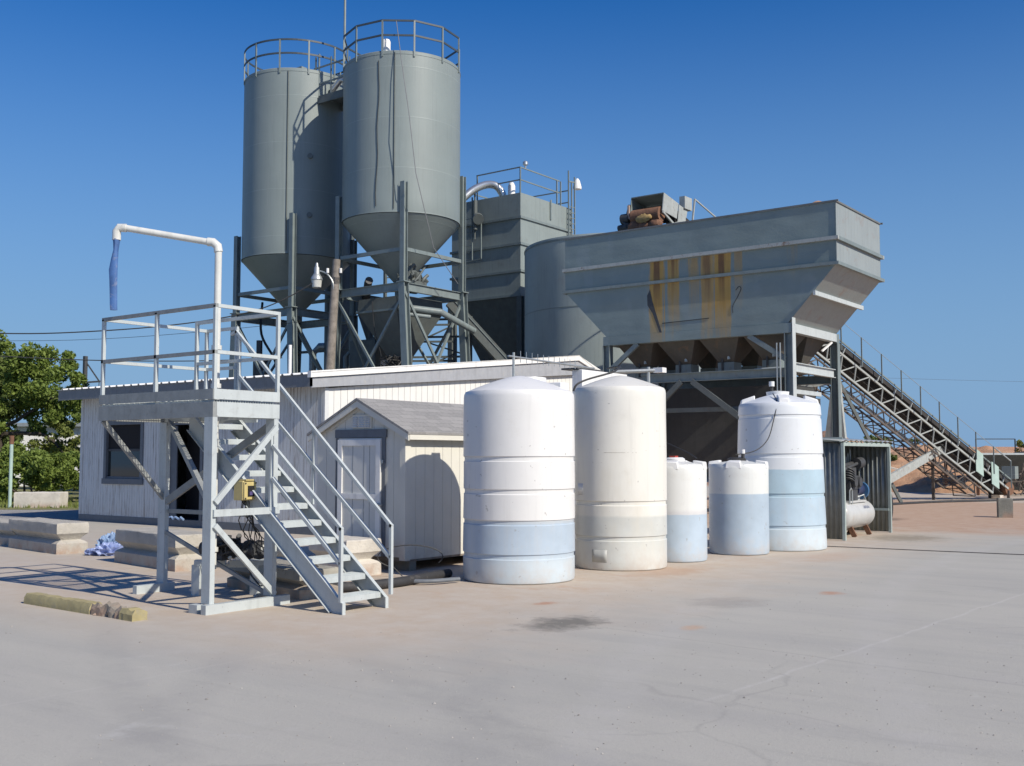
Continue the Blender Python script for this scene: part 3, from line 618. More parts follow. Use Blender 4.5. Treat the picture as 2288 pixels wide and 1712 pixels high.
# ------------------------------------------------------------------ office building
def office():
    X0, X1, Y0, YR, Y1 = -25.85, -16.78, 15.86, 25.35, 27.0
    t = thing('office_building', 'long low white board building with a ribbed metal roof', 'building', (-21.3, 21, 0))
    def ztop(y): return 3.08 + (y-Y0)*(4.08-3.08)/(YR-Y0) if y <= YR else 4.08-(y-YR)*.35
    # front wall boards with openings
    wx = (-24.78,-23.12,1.1,2.55); dx = (-22.2,-20.8,.0,2.5)
    b = MB(); x = X0
    while x < X1-.02:
        xe = min(x+.104, X1); cuts = [(.17, 3.16)]
        for a, c, z0, z1 in (wx, dx):
            if x+.05 > a and x+.05 < c: cuts = [(.17, z0), (z1, 3.16)] if z0 > .2 else [(z1, 3.16)]
        for z0, z1 in cuts: b.box(x+.004, xe-.004, Y0, Y0+.02, z0, z1)
        x += .104
    b.build('front_wall', M['siding'], t, False)
    # backing shell (dark gaps between boards)
    b = MB(); b.box(X0,X1-.03,Y0+.021,Y0+.06,2.55,3.16); b.box(X0,-24.78,Y0+.021,Y0+.06,.15,2.55); b.box(-23.12,-22.2,Y0+.021,Y0+.06,.15,2.55); b.box(-20.8,X1-.03,Y0+.021,Y0+.06,.15,2.55); b.box(-24.78,-23.12,Y0+.021,Y0+.06,.15,1.1)
    b.build('wall_backing', paint('groove_shadow_board', (.26,.25,.24), .8, .1, None), t, False)
    # gable wall boards
    b = MB(); y = Y0+.06
    while y < Y1-.02:
        ye = min(y+.2, Y1); b.hull8([(X1-.025,y+.005,.17),(X1,y+.005,.17),(X1,ye-.005,.17),(X1-.025,ye-.005,.17)], [(X1-.025,y+.005,ztop(y)),(X1,y+.005,ztop(y)),(X1,ye-.005,ztop(ye)),(X1-.025,ye-.005,ztop(ye))]); y += .2
    b.build('gable_wall', M['sidingG'], t, False)
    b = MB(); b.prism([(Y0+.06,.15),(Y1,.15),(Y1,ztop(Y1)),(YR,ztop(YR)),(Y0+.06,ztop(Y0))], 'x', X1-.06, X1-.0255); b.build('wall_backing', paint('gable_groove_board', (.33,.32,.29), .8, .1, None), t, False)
    b = MB(); b.prism([(Y0+.06,.15),(Y1,.15),(Y1,ztop(Y1)),(YR,ztop(YR)),(Y0+.06,ztop(Y0))], 'x', X0, X0+.05); b.box(X0+.05,X1-.06,Y1-.05,Y1,.15,ztop(Y1)); b.build('rear_wall', M['siding'], t, False)
    MB().box(X0-.005,X1+.005,Y0-.012,Y1,.0,.168).build('skirt', M['trim'], t)
    MB().box(X1-.09,X1+.015,Y0-.012,Y0+.10,.169,3.1).build('corner_board', M['siding'], t)
    MB().box(X0-.012,X0+.08,Y0-.012,Y0-.001,.169,3.1).build('corner_board', M['siding'], t)
    # window
    wn = MB(); a, c, z0, z1 = wx; f = .11
    wn.box(a,a+f,Y0-.03,Y0+.08,z0,z1); wn.box(c-f,c,Y0-.03,Y0+.08,z0,z1); wn.box(a+f,c-f,Y0-.03,Y0+.08,z1-f,z1); wn.box(a-.03,c+.03,Y0-.05,Y0+.08,z0-.14,z0)
    wn.box(a+f,c-f,Y0+.0,Y0+.07,z0,z0+.05); 
    wo = wn.build('window', M['trim'], t, bevel=.004)
    MB().box(a+f,c-f,Y0+.02,Y0+.06,1.78,1.84).build('meeting_rail', M['dark'], wo)
    MB().box(a+f,c-f,Y0+.045,Y0+.05,z0,1.8).build('pane', M['glass'], wo); MB().box(a+f,c-f,Y0+.04,Y0+.05,1.82,z1-f).build('dark_screen', M['black'], wo)
    # door (open dark doorway)
    a, c, z0, z1 = dx
    dn = MB(); dn.box(a,a+.1,Y0-.02,Y0+.06,.169,z1); dn.box(c-.1,c,Y0-.02,Y0+.06,.169,z1); dn.box(a+.1,c-.1,Y0-.02,Y0+.06,z1-.1,z1)
    do = dn.build('door', M['trim'], t)
    MB().box(a+.1,c-.1,Y0+.5,Y0+.52,.17,z1-.1).build('dark_doorway', M['black'], do)
    MB().box(a+.12,a+.36,Y0+.03,Y0+.06,.2,z1-.12).build('side_panel', M['trim'], do)
    MB().box(a+.1,c-.1,Y0+.052,Y0+.5,.1691,.175).build('threshold', M['black'], do)
    # roof: ribbed sheets
    ev, zr0 = 15.40, 3.33; slope = (4.42-zr0)/(YR-ev)
    def zr(y): return zr0+(y-ev)*slope if y <= YR else 4.42-(y-YR)*.38
    xs = []; x = -26.18
    while x < -16.62:
        xs += [(x,.0),(x+.2,.0),(x+.225,.035),(x+.275,.035)]; x += .3
    xs.append((-16.62, 0))
    rs = []
    for y in (ev-.06, YR, Y1+.3): rs.append([(x, y, zr(y)+h+.03) for x, h in xs])
    b = MB(); n = len(xs)
    for r in rs: b.v += r
    for i in range(2):
        for k in range(n-1): b.f.append((i*n+k, i*n+k+1, (i+1)*n+k+1, (i+1)*n+k))
    b.build('roof', M['roofmetal'], t, False, solid=.012)
    b = MB(); b.prism([(ev,3.33),(YR,4.42),(Y1+.28,4.42-(Y1+.28-YR)*.38),(Y1+.28,3.6),(YR,4.2),(ev,3.1)], 'x', -26.12, -16.72); 
    b.build('roof_deck', M['trim'], t, False)
    MB().box(-26.15,-16.66,ev-.03,ev-.002,3.09,3.345).build('fascia', M['fasciaShade'], t)
    b = MB(); xx = -16.66
    b.prism([(ev-.03,3.07),(YR-.1,3.93),(YR+.02,3.93),(Y1+.28,3.40),(Y1+.28,3.78),(YR,4.33),(ev-.03,3.27)], 'x', -16.715, xx); b.build('fascia', M['fasciaL'], t)
    b = MB(); b.prism([(ev-.09,3.275),(YR,4.335),(YR,4.475),(ev-.09,3.41)], 'x', -16.72, xx+.045); b.build('rake_trim', M['whitetrim'], t)
    b = MB(); b.prism([(YR+.002,4.335),(Y1+.3,3.78),(Y1+.3,3.9),(YR+.002,4.475)], 'x', -16.72, xx+.045); b.build('rake_trim', M['whitetrim'], t)
    MB().tube([(-24.44,21.68,3.9),(-24.44,21.68,4.95)], .05, 12).build('vent_pipe', M['whitetrim'], t)
office()

# ------------------------------------------------------------------ garden shed
def shed():
    X0, X1, Y0, Y1 = -12.42, -10.59, 11.6, 14.3
    t = thing('garden_shed', 'small cream board shed with a shingle gable roof', 'shed', (-11.5, 12.9, 0))
    xc = -11.5; zb = .2; ze = 2.02; zr = 2.47
    for y in (Y0+.12, Y1-.3): MB().box(X0+.02,X1-.02,y,y+.14,.0,.14).build('skid', M['concG'], t)
    MB().box(X0+.01,X1-.01,Y0+.03,Y1-.02,.14,.2).build('floor_frame', M['wood'], t)
    # front wall around door
    d0, d1, dz = -11.93, -11.02, 1.93
    b = MB(); x = X0
    while x < X1-.01:
        xe = min(x+.2, X1); za = ze+(zr-ze)*(1-abs(x-xc)/.92); zb2 = ze+(zr-ze)*(1-abs(xe-xc)/.92)
        lo = dz if (x+.1 > d0 and x+.1 < d1) else zb
        if lo == dz or True: b.hull8([(x+.003,Y0,lo),(xe-.003,Y0,lo),(xe-.003,Y0+.02,lo),(x+.003,Y0+.02,lo)], [(x+.003,Y0,za),(xe-.003,Y0,zb2),(xe-.003,Y0+.02,zb2),(x+.003,Y0+.02,za)])
        x += .2
    b.build('front_wall', M['shed'], t, False)
    b = MB(); y = Y0+.021
    while y < Y1-.01: ye = min(y+.2, Y1); b.box(X1-.02,X1,y+.003,ye-.003,zb-.03,ze); y += .2
    b.build('side_wall', M['shed'], t, False)
    b = MB(); b.prism([(X0+.01,zb),(X1-.022,zb),(X1-.022,ze-.01),(xc,zr-.03),(X0+.01,ze-.01)], 'y', Y0+.0205, Y1-.02); b.build('wall_core', paint('shed_groove_board', (.36,.34,.29), .8, .1, None), t, False)
    MB().box(X1+.001,X1+.018,Y0-.012,Y0+.09,zb-.04,ze).build('corner_board', M['shed'], t)
    MB().box(X1-.09,X1+.018,Y0-.026,Y0-.0125,zb-.04,ze).build('corner_board', M['shed'], t)
    MB().box(X1+.001,X1+.02,Y0+.092,Y1,ze-.09,ze).build('frieze_board', M['shed'], t)
    # roof
    ov = .1; s = (zr-ze)/.92
    b = MB(); b.prism([(xc,zr+.05),(X0-.14,ze-.14*s+.05),(X0-.14,ze-.14*s+.015),(xc,zr+.012),(X1+.14,ze-.14*s+.015),(X1+.14,ze-.14*s+.05)], 'y', Y0-ov, Y1+ov); b.build('roof', M['shingle'], t, False)
    b = MB(); b.prism([(xc,zr+.008),(X0-.13,ze-.13*s+.01),(X0-.13,ze-.13*s-.08),(xc,zr-.085),(X1+.13,ze-.13*s-.08),(X1+.13,ze-.13*s+.01)], 'y', Y0-ov+.012, Y0-ov+.035); b.build('barge_board', M['shed'], t, False)
    b = MB(); b.prism([(xc,zr-.05),(X0+.3,ze+.08),(X0+.3,ze+.02),(xc,zr-.12)], 'y', Y0-.016, Y0-.0125); b.build('gable_batten', M['shed'], t, False)
    MB().box(X1+.115,X1+.135,Y0-ov+.04,Y1+ov-.01,ze-.14*s-.06,ze-.14*s+.01).build('eave_board', M['shed'], t)
    # vent
    b = MB(); b.box(-11.66,-11.26,Y0-.018,Y0-.003,2.07,2.27); v = b.build('vent', M['shed'], t)
    for k in range(3):
        lb = MB(); xa = -11.64+k*.128
        for j in range(6): lb.bar((xa,Y0-.02,2.095+j*.027),(xa+.1,Y0-.02,2.095+j*.027),.012,.02,(0,.5,1))
        lb.build('louvre', M['siding'], v)
    # door
    b = MB(); b.box(d0-.06,d0,Y0-.022,Y0-.004,zb,dz+.0); b.box(d1-.02,d1+.045,Y0-.022,Y0-.004,zb,dz+.0); b.box(d0-.08,d1+.07,Y0-.03,Y0-.0025,dz+.0,dz+.12); fr = b.build('door_frame', M['trim'], t)
    b = MB(); b.box(d0+.0,d1-.025,Y0-.03,Y0-.001,zb,dz-.01); dr = b.build('door', M['sheddoor'], t)
    b = MB(); b.box(d0,d0+.09,Y0-.05,Y0-.031,zb,dz-.03); b.box(d1-.12,d1-.03,Y0-.05,Y0-.031,zb,dz-.03); b.box(d0+.091,d1-.121,Y0-.049,Y0-.031,dz-.12,dz-.03); b.box(d0+.091,d1-.121,Y0-.049,Y0-.031,1.02,1.1); b.box(d0+.091,d1-.121,Y0-.049,Y0-.031,zb,zb+.1); b.build('door_rail', M['whitetrim'], dr)
    b = MB()
    for x in (-11.63,-11.4,-11.28): b.box(x,x+.006,Y0-.0325,Y0-.0305,zb+.1,dz-.12)
    b.build('groove', M['trim'], dr)
    b = MB(); b.box(d1-.09,d1-.05,Y0-.075,Y0-.051,.93,.97); b.tube([(d1-.07,Y0-.07,.95),(d1+.03,Y0-.07,.95)], .014, 8); b.build('latch', M['galv'], dr)
    b = MB(); b.box(d1-.02,d1+.02,Y0-.04,Y0-.0305,1.55,1.6); b.build('hinge', M['galv'], dr)
shed()

# ------------------------------------------------------------------ plastic tanks
def tank(label, cx, cy, Rb, zs, zt, grooves, mat, lid='round', Rt=None, group='white plastic tanks in a row'):
    Rt = Rt or Rb
    t = thing('plastic_tank', label, 'tank', (cx, cy, 0), group)
    def rad(z): return Rb+(Rt-Rb)*min(1, z/zs)
    pr = [(Rb-.03, .0), (Rb-.008, .015), (Rb, .05)]
    for gz in sorted(grooves):
        pr += [(rad(gz)-.001, gz-.038), (rad(gz)-.012, gz-.028), (rad(gz)-.014, gz), (rad(gz)-.012, gz+.022), (rad(gz)+.003, gz+.034)]
    rs_ = rad(zs); pr += [(rs_, zs-.05), (rs_-.006, zs-.01), (rs_-.024, zs+.022)]
    n = 12
    for k in range(1, n): q = k/n; rr_ = (rs_-.024)*(1-q); pr.append((rr_+.001, zs+.022+(zt-zs-.022)*(1-(rr_/(rs_-.024))**1.35)))
    pr2 = []; 
    for a, b_ in zip(pr, pr[1:]):
        pr2.append(a); dz = b_[1]-a[1]
        if dz > .15:
            m = int(dz/.1)
            for k in range(1, m): pr2.append((a[0]+(b_[0]-a[0])*k/m, a[1]+dz*k/m))
    pr2.append(pr[-1])
    body = MB().lathe(0+cx, 0+cy, pr2, 96, wob=.006).build('tank_body', mat, t)
    return t, rad, zs
W = (.72,.71,.685)
blue1 = (.46,.51,.66); 
m1 = poly('white_tank_plastic_low_blue', W, [(.81,(.47,.52,.56),.010),(.775,(.43,.51,.585),.006),(.33,(.51,.575,.61),.05)])
m2 = poly('cream_tank_plastic', (.72,.70,.635), [(.78,(.57,.58,.545),.02),(.42,(.60,.61,.57),.05)], (.62,.57,.46))
m3 = poly('white_tank_plastic_half_blue', (.70,.70,.67), [(.80,(.64,.63,.62),.03),(.74,(.44,.525,.60),.008)])
m4 = poly('white_tank_plastic_pale_blue', (.68,.69,.66), [(1.02,(.40,.48,.55),.008)])
m5 = poly('white_tank_plastic_sky_blue', (.68,.70,.71), [(1.42,(.40,.52,.59),.008),(.93,(.44,.545,.62),.02),(.40,(.53,.60,.635),.03)])
WL = paint('white_lid_plastic', (.70,.70,.69), .4, .04, (.5,.45,.4), .2, 3, streak=False, bump=.05)
t, rad, zs = tank('large white tank with pale blue liquid low down, left end of the row', -8.79, 11.91, .755, 2.50, 2.755, (1.62,1.19,.79,.35), m1)
MB().lathe(-8.85, 12.22, [(.24,2.6),(.25,2.72),(.24,2.745),(.05,2.755)], 32).build('lid', WL, t)
for q in range(2): a = R(34+q*120); MB().box(-8.79+.52*math.cos(a)-.13,-8.79+.52*math.cos(a)+.13, 11.91+.52*math.sin(a)-.1, 11.91+.52*math.sin(a)+.1, 2.5, 2.655).build('lifting_lug', WL, t, bevel=.012)
t, rad, zs = tank('tall cream coloured tank with faint grey liquid, second in the row', -8.52, 14.12, .69, 2.655, 2.88, (.97,.46), m2)
MB().box(-8.95,-8.87,13.58,13.66,2.6,2.66).build('lifting_lug', WL, t)
# faint mould seam and a small pale sticker
def wrap(name, a0, a1, z0, z1, m, r0=.692, n_=8):
    b_ = MB()
    for i_ in range(n_+1):
        q_ = a0+(a1-a0)*i_/n_; b_.v += [(-8.52+r0*math.cos(q_), 14.12+r0*math.sin(q_), z0), (-8.52+r0*math.cos(q_), 14.12+r0*math.sin(q_), z1)]
    b_.f = [(2*i_, 2*i_+2, 2*i_+3, 2*i_+1) for i_ in range(n_)]; return b_.build(name, m, t, solid=.002)
ca_ = math.atan2(-.801,.599)
wrap('mould_seam', ca_-.45, ca_+.25, 1.702, 1.708, M['conc']); wrap('sticker', ca_-1.25, ca_-1.02, 1.08, 1.25, WL)
# sight plate at the base
dd = Vector((-.599*-1, -.801, 0)); 
pa = MB()
for i in range(6):
    a0 = math.atan2(-.801,.599)-.75+.07*i
    pa.v += [(-8.52+.691*math.cos(a0), 14.12+.691*math.sin(a0), .12), (-8.52+.691*math.cos(a0), 14.12+.691*math.sin(a0), .30)]
pa.f = [(2*i, 2*i+2, 2*i+3, 2*i+1) for i in range(5)]; pa.build('moulded_plate', paint('grey_moulded_plate', (.42,.425,.40), .5, .05, None), t, solid=.002)
for (lab, cx, cy, rr, mt) in (('small white tank, lower half blue, against the cream tank', -8.34, 15.56, .475, m3), ('small white tank filled two thirds with grey blue liquid, before the tapered tank', -8.08, 17.3, .505, m4)):
    t, rad, zs = tank(lab, cx, cy, rr, 1.50, 1.585, (), mt)
    for q in range(4):
        a = R(-75+q*90); ca, sa = math.cos(a), math.sin(a)
        MB().hull8([(cx+rr*.99*ca-.14*sa, cy+rr*.99*sa+.14*ca, 1.44),(cx+rr*.99*ca+.14*sa, cy+rr*.99*sa-.14*ca, 1.44),(cx+rr*.6*ca+.1*sa, cy+rr*.6*sa-.1*ca, 1.44),(cx+rr*.6*ca-.1*sa, cy+rr*.6*sa+.1*ca, 1.44)],
                [(cx+rr*.97*ca-.12*sa, cy+rr*.97*sa+.12*ca, 1.565),(cx+rr*.97*ca+.12*sa, cy+rr*.97*sa-.12*ca, 1.565),(cx+rr*.6*ca+.1*sa, cy+rr*.6*sa-.1*ca, 1.59),(cx+rr*.6*ca-.1*sa, cy+rr*.6*sa+.1*ca, 1.59)]).build('lifting_lug', WL, t, bevel=.015)
    MB().lathe(cx-.05, cy+.05, [(.15,1.56),(.16,1.61),(.12,1.635)], 24).build('lid', WL if mt is m3 else M['rubber'], t)
    if mt is m4:
        MB().tube([(cx+.08,cy+.02,1.6),(cx+.08,cy+.02,1.7)], .03, 10).build('filler_neck', M['rubber'], t); MB().tube([(cx+.08,cy+.02,1.7),(cx+.08,cy+.02,1.77)], .036, 10).build('cap', WL, t)
    else: MB().box(cx-.1,cx+.0,cy-.05,cy+.06,1.635,1.66).build('cap', paint('red_cap', (.4,.06,.04), .5, .1, None), t)
t, rad, zs = tank('tall tapered white tank with bright blue liquid, right end of the row', -7.93, 18.74, .80, 2.58, 2.80, (2.36,1.67,.97,.41), m5, Rt=.73)
for q in range(4):
    a = R(-60+q*90); ca, sa = math.cos(a), math.sin(a); cx, cy, rr = -7.93, 18.74, .73
    MB().hull8([(cx+rr*.97*ca-.10*sa, cy+rr*.97*sa+.10*ca, 2.56),(cx+rr*.97*ca+.10*sa, cy+rr*.97*sa-.10*ca, 2.56),(cx+rr*.6*ca+.1*sa, cy+rr*.6*sa-.1*ca, 2.6),(cx+rr*.6*ca-.1*sa, cy+rr*.6*sa+.1*ca, 2.6)],
            [(cx+rr*.93*ca-.09*sa, cy+rr*.93*sa+.09*ca, 2.68),(cx+rr*.93*ca+.09*sa, cy+rr*.93*sa-.09*ca, 2.68),(cx+rr*.6*ca+.1*sa, cy+rr*.6*sa-.1*ca, 2.76),(cx+rr*.6*ca-.1*sa, cy+rr*.6*sa+.1*ca, 2.76)]).build('lifting_lug', WL, t, bevel=.02)
MB().lathe(-7.98, 18.8, [(.2,2.76),(.21,2.83),(.05,2.85)], 24).build('lid', WL, t)
MB().tube([(-8.05,18.7,2.8),(-8.05,18.7,2.93)], .03, 10).build('filler_neck', M['rubber'], t); MB().tube([(-8.05,18.7,2.93),(-8.05,18.7,3.02)], .05, 12).build('cap', WL, t)
# hoses on the tanks
o = MB().tube(bez([(-8.9,13.42,2.62),(-8.87,13.47,2.72),(-8.78,13.62,2.80),(-8.62,13.85,2.88),(-8.55,14.0,2.93),(-8.75,14.5,3.05),(-9.4,15.2,3.1)], 6), .016, 6).build('black_hose', M['cable'], None); tag(o, 'black hose looping over the dome of the cream tank', 'hose')
o = MB().tube(bez([(-8.1,17.25,1.68),(-7.85,17.5,1.75),(-7.75,17.8,1.95),(-7.72,18.0,2.3),(-7.7,18.1,2.6),(-7.9,18.4,2.78)], 6), .009, 6).build('thin_black_hose', M['cable'], None); tag(o, 'thin black hose from the short tank up the tapered tank', 'hose')
o = MB().tube(bez([(-8.2,16.0,1.62),(-8.6,16.3,1.75),(-9.4,16.6,2.0),(-10.5,17,2.3)], 6), .009, 6).build('thin_black_hose', M['cable'], None); tag(o, 'thin black hose leaving the short half blue tank backward', 'hose')

# white cabinet with dark lid behind the cream tank
t = thing('white_tall_cabinet', 'tall square white cabinet with thin dark lid behind the cream tank', 'cabinet', (-12.0, 18.9, 0))
MB().box(-12.28,-12.03,18.47,20.25,0,3.42).build('body', M['whitetrim'], t, bevel=.01)
MB().box(-12.5,-12.1,18.4,19.4,3.425,3.46).build('lid', M['dark'], t)
MB().box(-12.27,-12.0,20.251,20.45,2.9,3.3).build('side_box', M['whitetrim'], t)
# spiked pipe rack
t = thing('pipe_rack', 'thin grey pipe rail with a row of small upright spikes above the first tank', 'pipe rail', (-11.0, 14.75, 0))
MB().tube([(-11,14.75,0),(-11,14.75,3.42)], .022, 8).build('post', M['galv'], t)
MB().tube([(-11,14.6,3.35),(-11,17.3,3.31)], .018, 8).build('rail', M['galv'], t)
b = MB()
for k in range(11): y = 14.95+k*.17; b.tube([(-11,y,3.26),(-11,y,3.46-k*.004)], .006, 6)
b.build('spikes', M['galv'], t)
t = thing('water_line', 'galvanised pipe run on a short post behind the cream tank', 'pipe', (-12.6, 22.3, 0))
MB().tube([(-13.62,22.28,3.68),(-12.75,22.95,3.72)], .05, 10).build('pipe', M['galv'], t); MB().tube([(-12.95,22.8,0),(-12.95,22.8,3.8)], .04, 10).build('post', M['galv'], t)
MB().box(-12.85,-12.6,22.85,23.05,3.66,3.78).build('end_fitting', M['whitetrim'], t)

# ------------------------------------------------------------------ silos
CAMA = math.atan2(-.801, .599)   # direction from a silo to the camera
def silo(name, label, cx, cy, Rr, ztop, zbot, zap, zleg, spl, zb1, rail_round, legtop, offs):
    t = thing(name, label, 'silo', (cx, cy, 0), 'cement silos on steel legs'); S = M['silo']; L = M['steel']
    MB().lathe(cx, cy, [(Rr-.004,zbot),(Rr,zbot+.02)]+[(Rr, zbot+.02+(ztop-zbot-.04)*k/12) for k in range(1,12)]+[(Rr,ztop-.01),(Rr-.03,ztop+.02),(.3,ztop+.32)], 128, wob=.004).build('shell', S, t)
    MB().lathe(cx, cy, [(.22,zap),(Rr-.02,zbot-.015)], 96).build('cone', S, t)
    MB().lathe(cx, cy, [(.28,zap-.25),(.28,zap+.02),(.24,zap+.03)], 24).build('outlet', M['steel_dk'], t)
    MB().lathe(cx, cy, [(Rr+.012,ztop-.12),(Rr+.012,ztop-.08)], 96).build('rim_band', S, t)
    MB().lathe(cx, cy, [(Rr+.010,zbot+.0),(Rr+.010,zbot+.05)], 96).build('rim_band', S, t)
    h = 1.62; cs = {(1,-1): 'f', (-1,-1): 'l', (1,1): 'r', (-1,1): 'b'}
    for (i, j) in cs:
        x, y = cx+i*h, cy+j*h
        MB().ibar((x,y,zleg),(x,y,legtop.get((i,j), zbot+1.)), .2, .2, (0,1,0), .022).build('upper_leg', L, t)
        MB().ibar((x,y,zleg-.02),(x+i*spl,y,0), .28, .26, (0,1,0), .03).build('lower_leg', L, t)
        MB().box(x-.19,x+.19,y-.17,y+.17,zleg-.02,zleg+.015).build('splice_plate', L, t)
    for z, hh, nm in ((zb1, .13, 0), (zleg-.16, .3, 1)):
        for (p, q) in (((1,-1),(-1,-1)),((1,-1),(1,1)),((-1,-1),(-1,1)),((1,1),(-1,1))):
            a = V(cx+p[0]*h, cy+p[1]*h, z); c = V(cx+q[0]*h, cy+q[1]*h, z); d = (c-a).normalized()*.11
            if nm: 
                d = (c-a).normalized()*.16; MB().ibar(a+d, c-d, .14, hh, (0,0,1), .02).build('beam', L, t)
            else: MB().bar(a+d, c-d, .09, hh).build('beam', L, t)
    # lower X braces
    zt = zleg-.35; zm = 2.5
    k = zt/(zleg)
    for (p, q) in (((1,-1),(-1,-1)),((1,-1),(1,1)),((-1,-1),(-1,1)),((1,1),(-1,1))):
        for a_, c_ in ((p, q), (q, p)):
            sa = spl*(1-zt/zleg); sb = spl*(1-zm/zleg); o2 = .04 if a_ == p else -.04
            a = V(cx+a_[0]*(h+sa), cy+a_[1]*h, zt); c = V(cx+c_[0]*(h+sb), cy+c_[1]*h, zm)
            ax = V(0,o2,0) if p[1] == q[1] else V(o2,0,0)
            MB().bar(a+ax, c+ax, .07, .09).build('brace', L, t)
    # ring railing
    N = 12; posts = []
    for k_ in range(N):
        a = CAMA + R(offs+30*k_); posts.append((cx+(Rr+.02)*math.cos(a), cy+(Rr+.02)*math.sin(a), a, k_))
    for x, y, a, k_ in posts: MB().bar((x,y,ztop-.2),(x,y,ztop+1.12), .06, .045, (math.cos(a),math.sin(a),0)).build('rail_post', L, t)
    for z in (ztop+1.12, ztop+.58):
        b = MB()
        if rail_round:
            M_ = 72
            for q in range(M_):
                if 13 <= q < 20: continue
                a0 = CAMA+2*math.pi*q/M_; a1 = CAMA+2*math.pi*(q+1)/M_
                b.bar((cx+(Rr+.02)*math.cos(a0),cy+(Rr+.02)*math.sin(a0),z),(cx+(Rr+.02)*math.cos(a1),cy+(Rr+.02)*math.sin(a1),z), .03, .07, ext=.01)
        else:
            for q in range(N):
                if q == 3: continue
                b.bar((*posts[q][:2],z),(*posts[(q+1)%N][:2],z), .04, .065, ext=.01)
        b.build('guard_rail', M['shaderail'], t)
    # roof fittings
    MB().box(cx-.05,cx+.3,cy-.1,cy+.2,ztop+.18,ztop+.75).build('vent_box', S, t)
    return t, posts
t, ps = silo('cement_silo', 'tall grey cement silo on the right, nearer and wholly sunlit', -27.27, 29.54, 2.19, 16.12, 10.28, 8.05, 7.78, .5, 8.95, False, {(1,-1): 11.35, (1,1): 12.2}, -13)
MB().lathe(-26.6, 27.95, [(.15,16.12),(.16,16.2),(.16,16.62),(.13,16.7),(.06,16.73)], 20).build('vent_cap', M['whitetrim'], t)
# vertical conduits on the near silo
def on_silo(cx, cy, r, offpx): a = CAMA+math.asin(max(-1,min(1,offpx))); return (cx+r*math.cos(a), cy+r*math.sin(a))
x, y = on_silo(-27.27, 29.54, 2.215, -.02); MB().bar((x,y,10.4),(x,y,16.05), .03, .03).build('conduit', M['steel_dk'], t)
b = MB(); pts = [(*on_silo(-27.27,29.54,2.215,-.27-.012*math.sin(k*1.3)-.0035*(12-k)), 10.5+k*.48) for k in range(12)]; b.tube(pts, .012, 6); b.build('conduit', M['cable'], t)
b = MB(); b.tube([(-25.95,27.78,17.2),(-25.5,27.62,15.4),(-25.1,27.55,13.6),(-24.9,27.7,11.5),(-24.85,28.6,9.0),(-24.9,30.0,7.9)], .014, 6); b.build('guy_cable', M['wire'], t)
MB().tube([(-29.3,28.5,15.6),(-29.3,28.5,19.6)], .045, 8).build('antenna_pole', M['steel'], t)
t, ps = silo('cement_silo', 'tall grey cement silo on the left, partly in the other one\'s shadow', -32.7, 29.24, 2.12, 16.62, 9.38, 7.3, 7.3, .28, 8.05, True, {(-1,-1): 10.4, (1,-1): 10.9}, -8)
x, y = on_silo(-32.7, 29.24, 2.145, .02); MB().bar((x,y,9.5),(x,y,16.5), .03, .03).build('conduit', M['steel_dk'], t)
for z, of in ((13.2,.42),(10.9,.42)):
    x, y = on_silo(-32.7,29.24,2.13,of); MB().tube([(x,y,z),(x+.05,y-.06,z)], .1, 14).build('inspection_port', M['steel_dk'], t)
# walkway between the silos
t = thing('silo_walkway', 'small grid walkway with rails joining the tops of the two silos', 'walkway', (-30.1, 29.2, 15.6))
MB().box(-30.75,-29.35,28.5,29.7,15.55,15.62).build('deck', M['steel_dk'], t)
for y in (28.5, 29.66): MB().bar((-31.0,y,15.42),(-29.2,y,15.42), .08, .24).build('beam', M['steel_dk'], t)
for x, y, z in ((-30.72,28.53,17.3),(-30.9,28.53,17.2),(-30.05,28.53,17.05),(-30.72,29.66,16.9),(-29.6,29.66,17.)): MB().bar((x,y,15.3),(x,y,z), .05, .05).build('rail_post', M['steel'], t)
for y in (28.53, 29.66):
    for z in (16.1, 16.75): MB().bar((-31.0,y,z),(-29.2,y,z+.02), .04, .06).build('rail', M['steel'], t)
MB().tube([(-30.5,29.0,15.9),(-30.1,29.1,16.3),(-29.6,29.2,16.15),(-29.3,29.3,15.8)], .12, 12).build('fill_pipe', M['duct'], t)
b = MB(); 
for s_ in (-.18,.18): b.bar((-29.6+s_*.8,29.9+s_*.6,13.6),(-29.6+s_*.8,29.9+s_*.6,15.5), .04, .04)
for k in range(9): b.bar((-29.74,29.79,13.7+k*.2),(-29.46,30.01,13.7+k*.2), .02, .02)
b.build('ladder', M['steel'], t)
# filter housing behind
t = thing('filter_housing', 'dark round filter drum between and behind the two silos', 'filter', (-33.2, 32.2, 0))
MB().lathe(-33.25, 32.2, [(.62,4.5),(.62,15.4),(.5,15.62),(.1,15.7)], 48).build('drum', M['steel_dk'], t)
b = MB()
for k in range(14): a = k*math.pi*2/14; b.bar((-33.25+.64*math.cos(a),32.2+.64*math.sin(a),14.0),(-33.25+.64*math.cos(a),32.2+.64*math.sin(a),15.3), .03, .03)
b.build('rib', M['steel_dk'], t)
for a in (.8,2.4,4.0,5.6): MB().bar((-33.25+.6*math.cos(a),32.2+.6*math.sin(a),0),(-33.25+.6*math.cos(a),32.2+.6*math.sin(a),4.6), .1, .1).build('leg', M['steel_dk'], t)

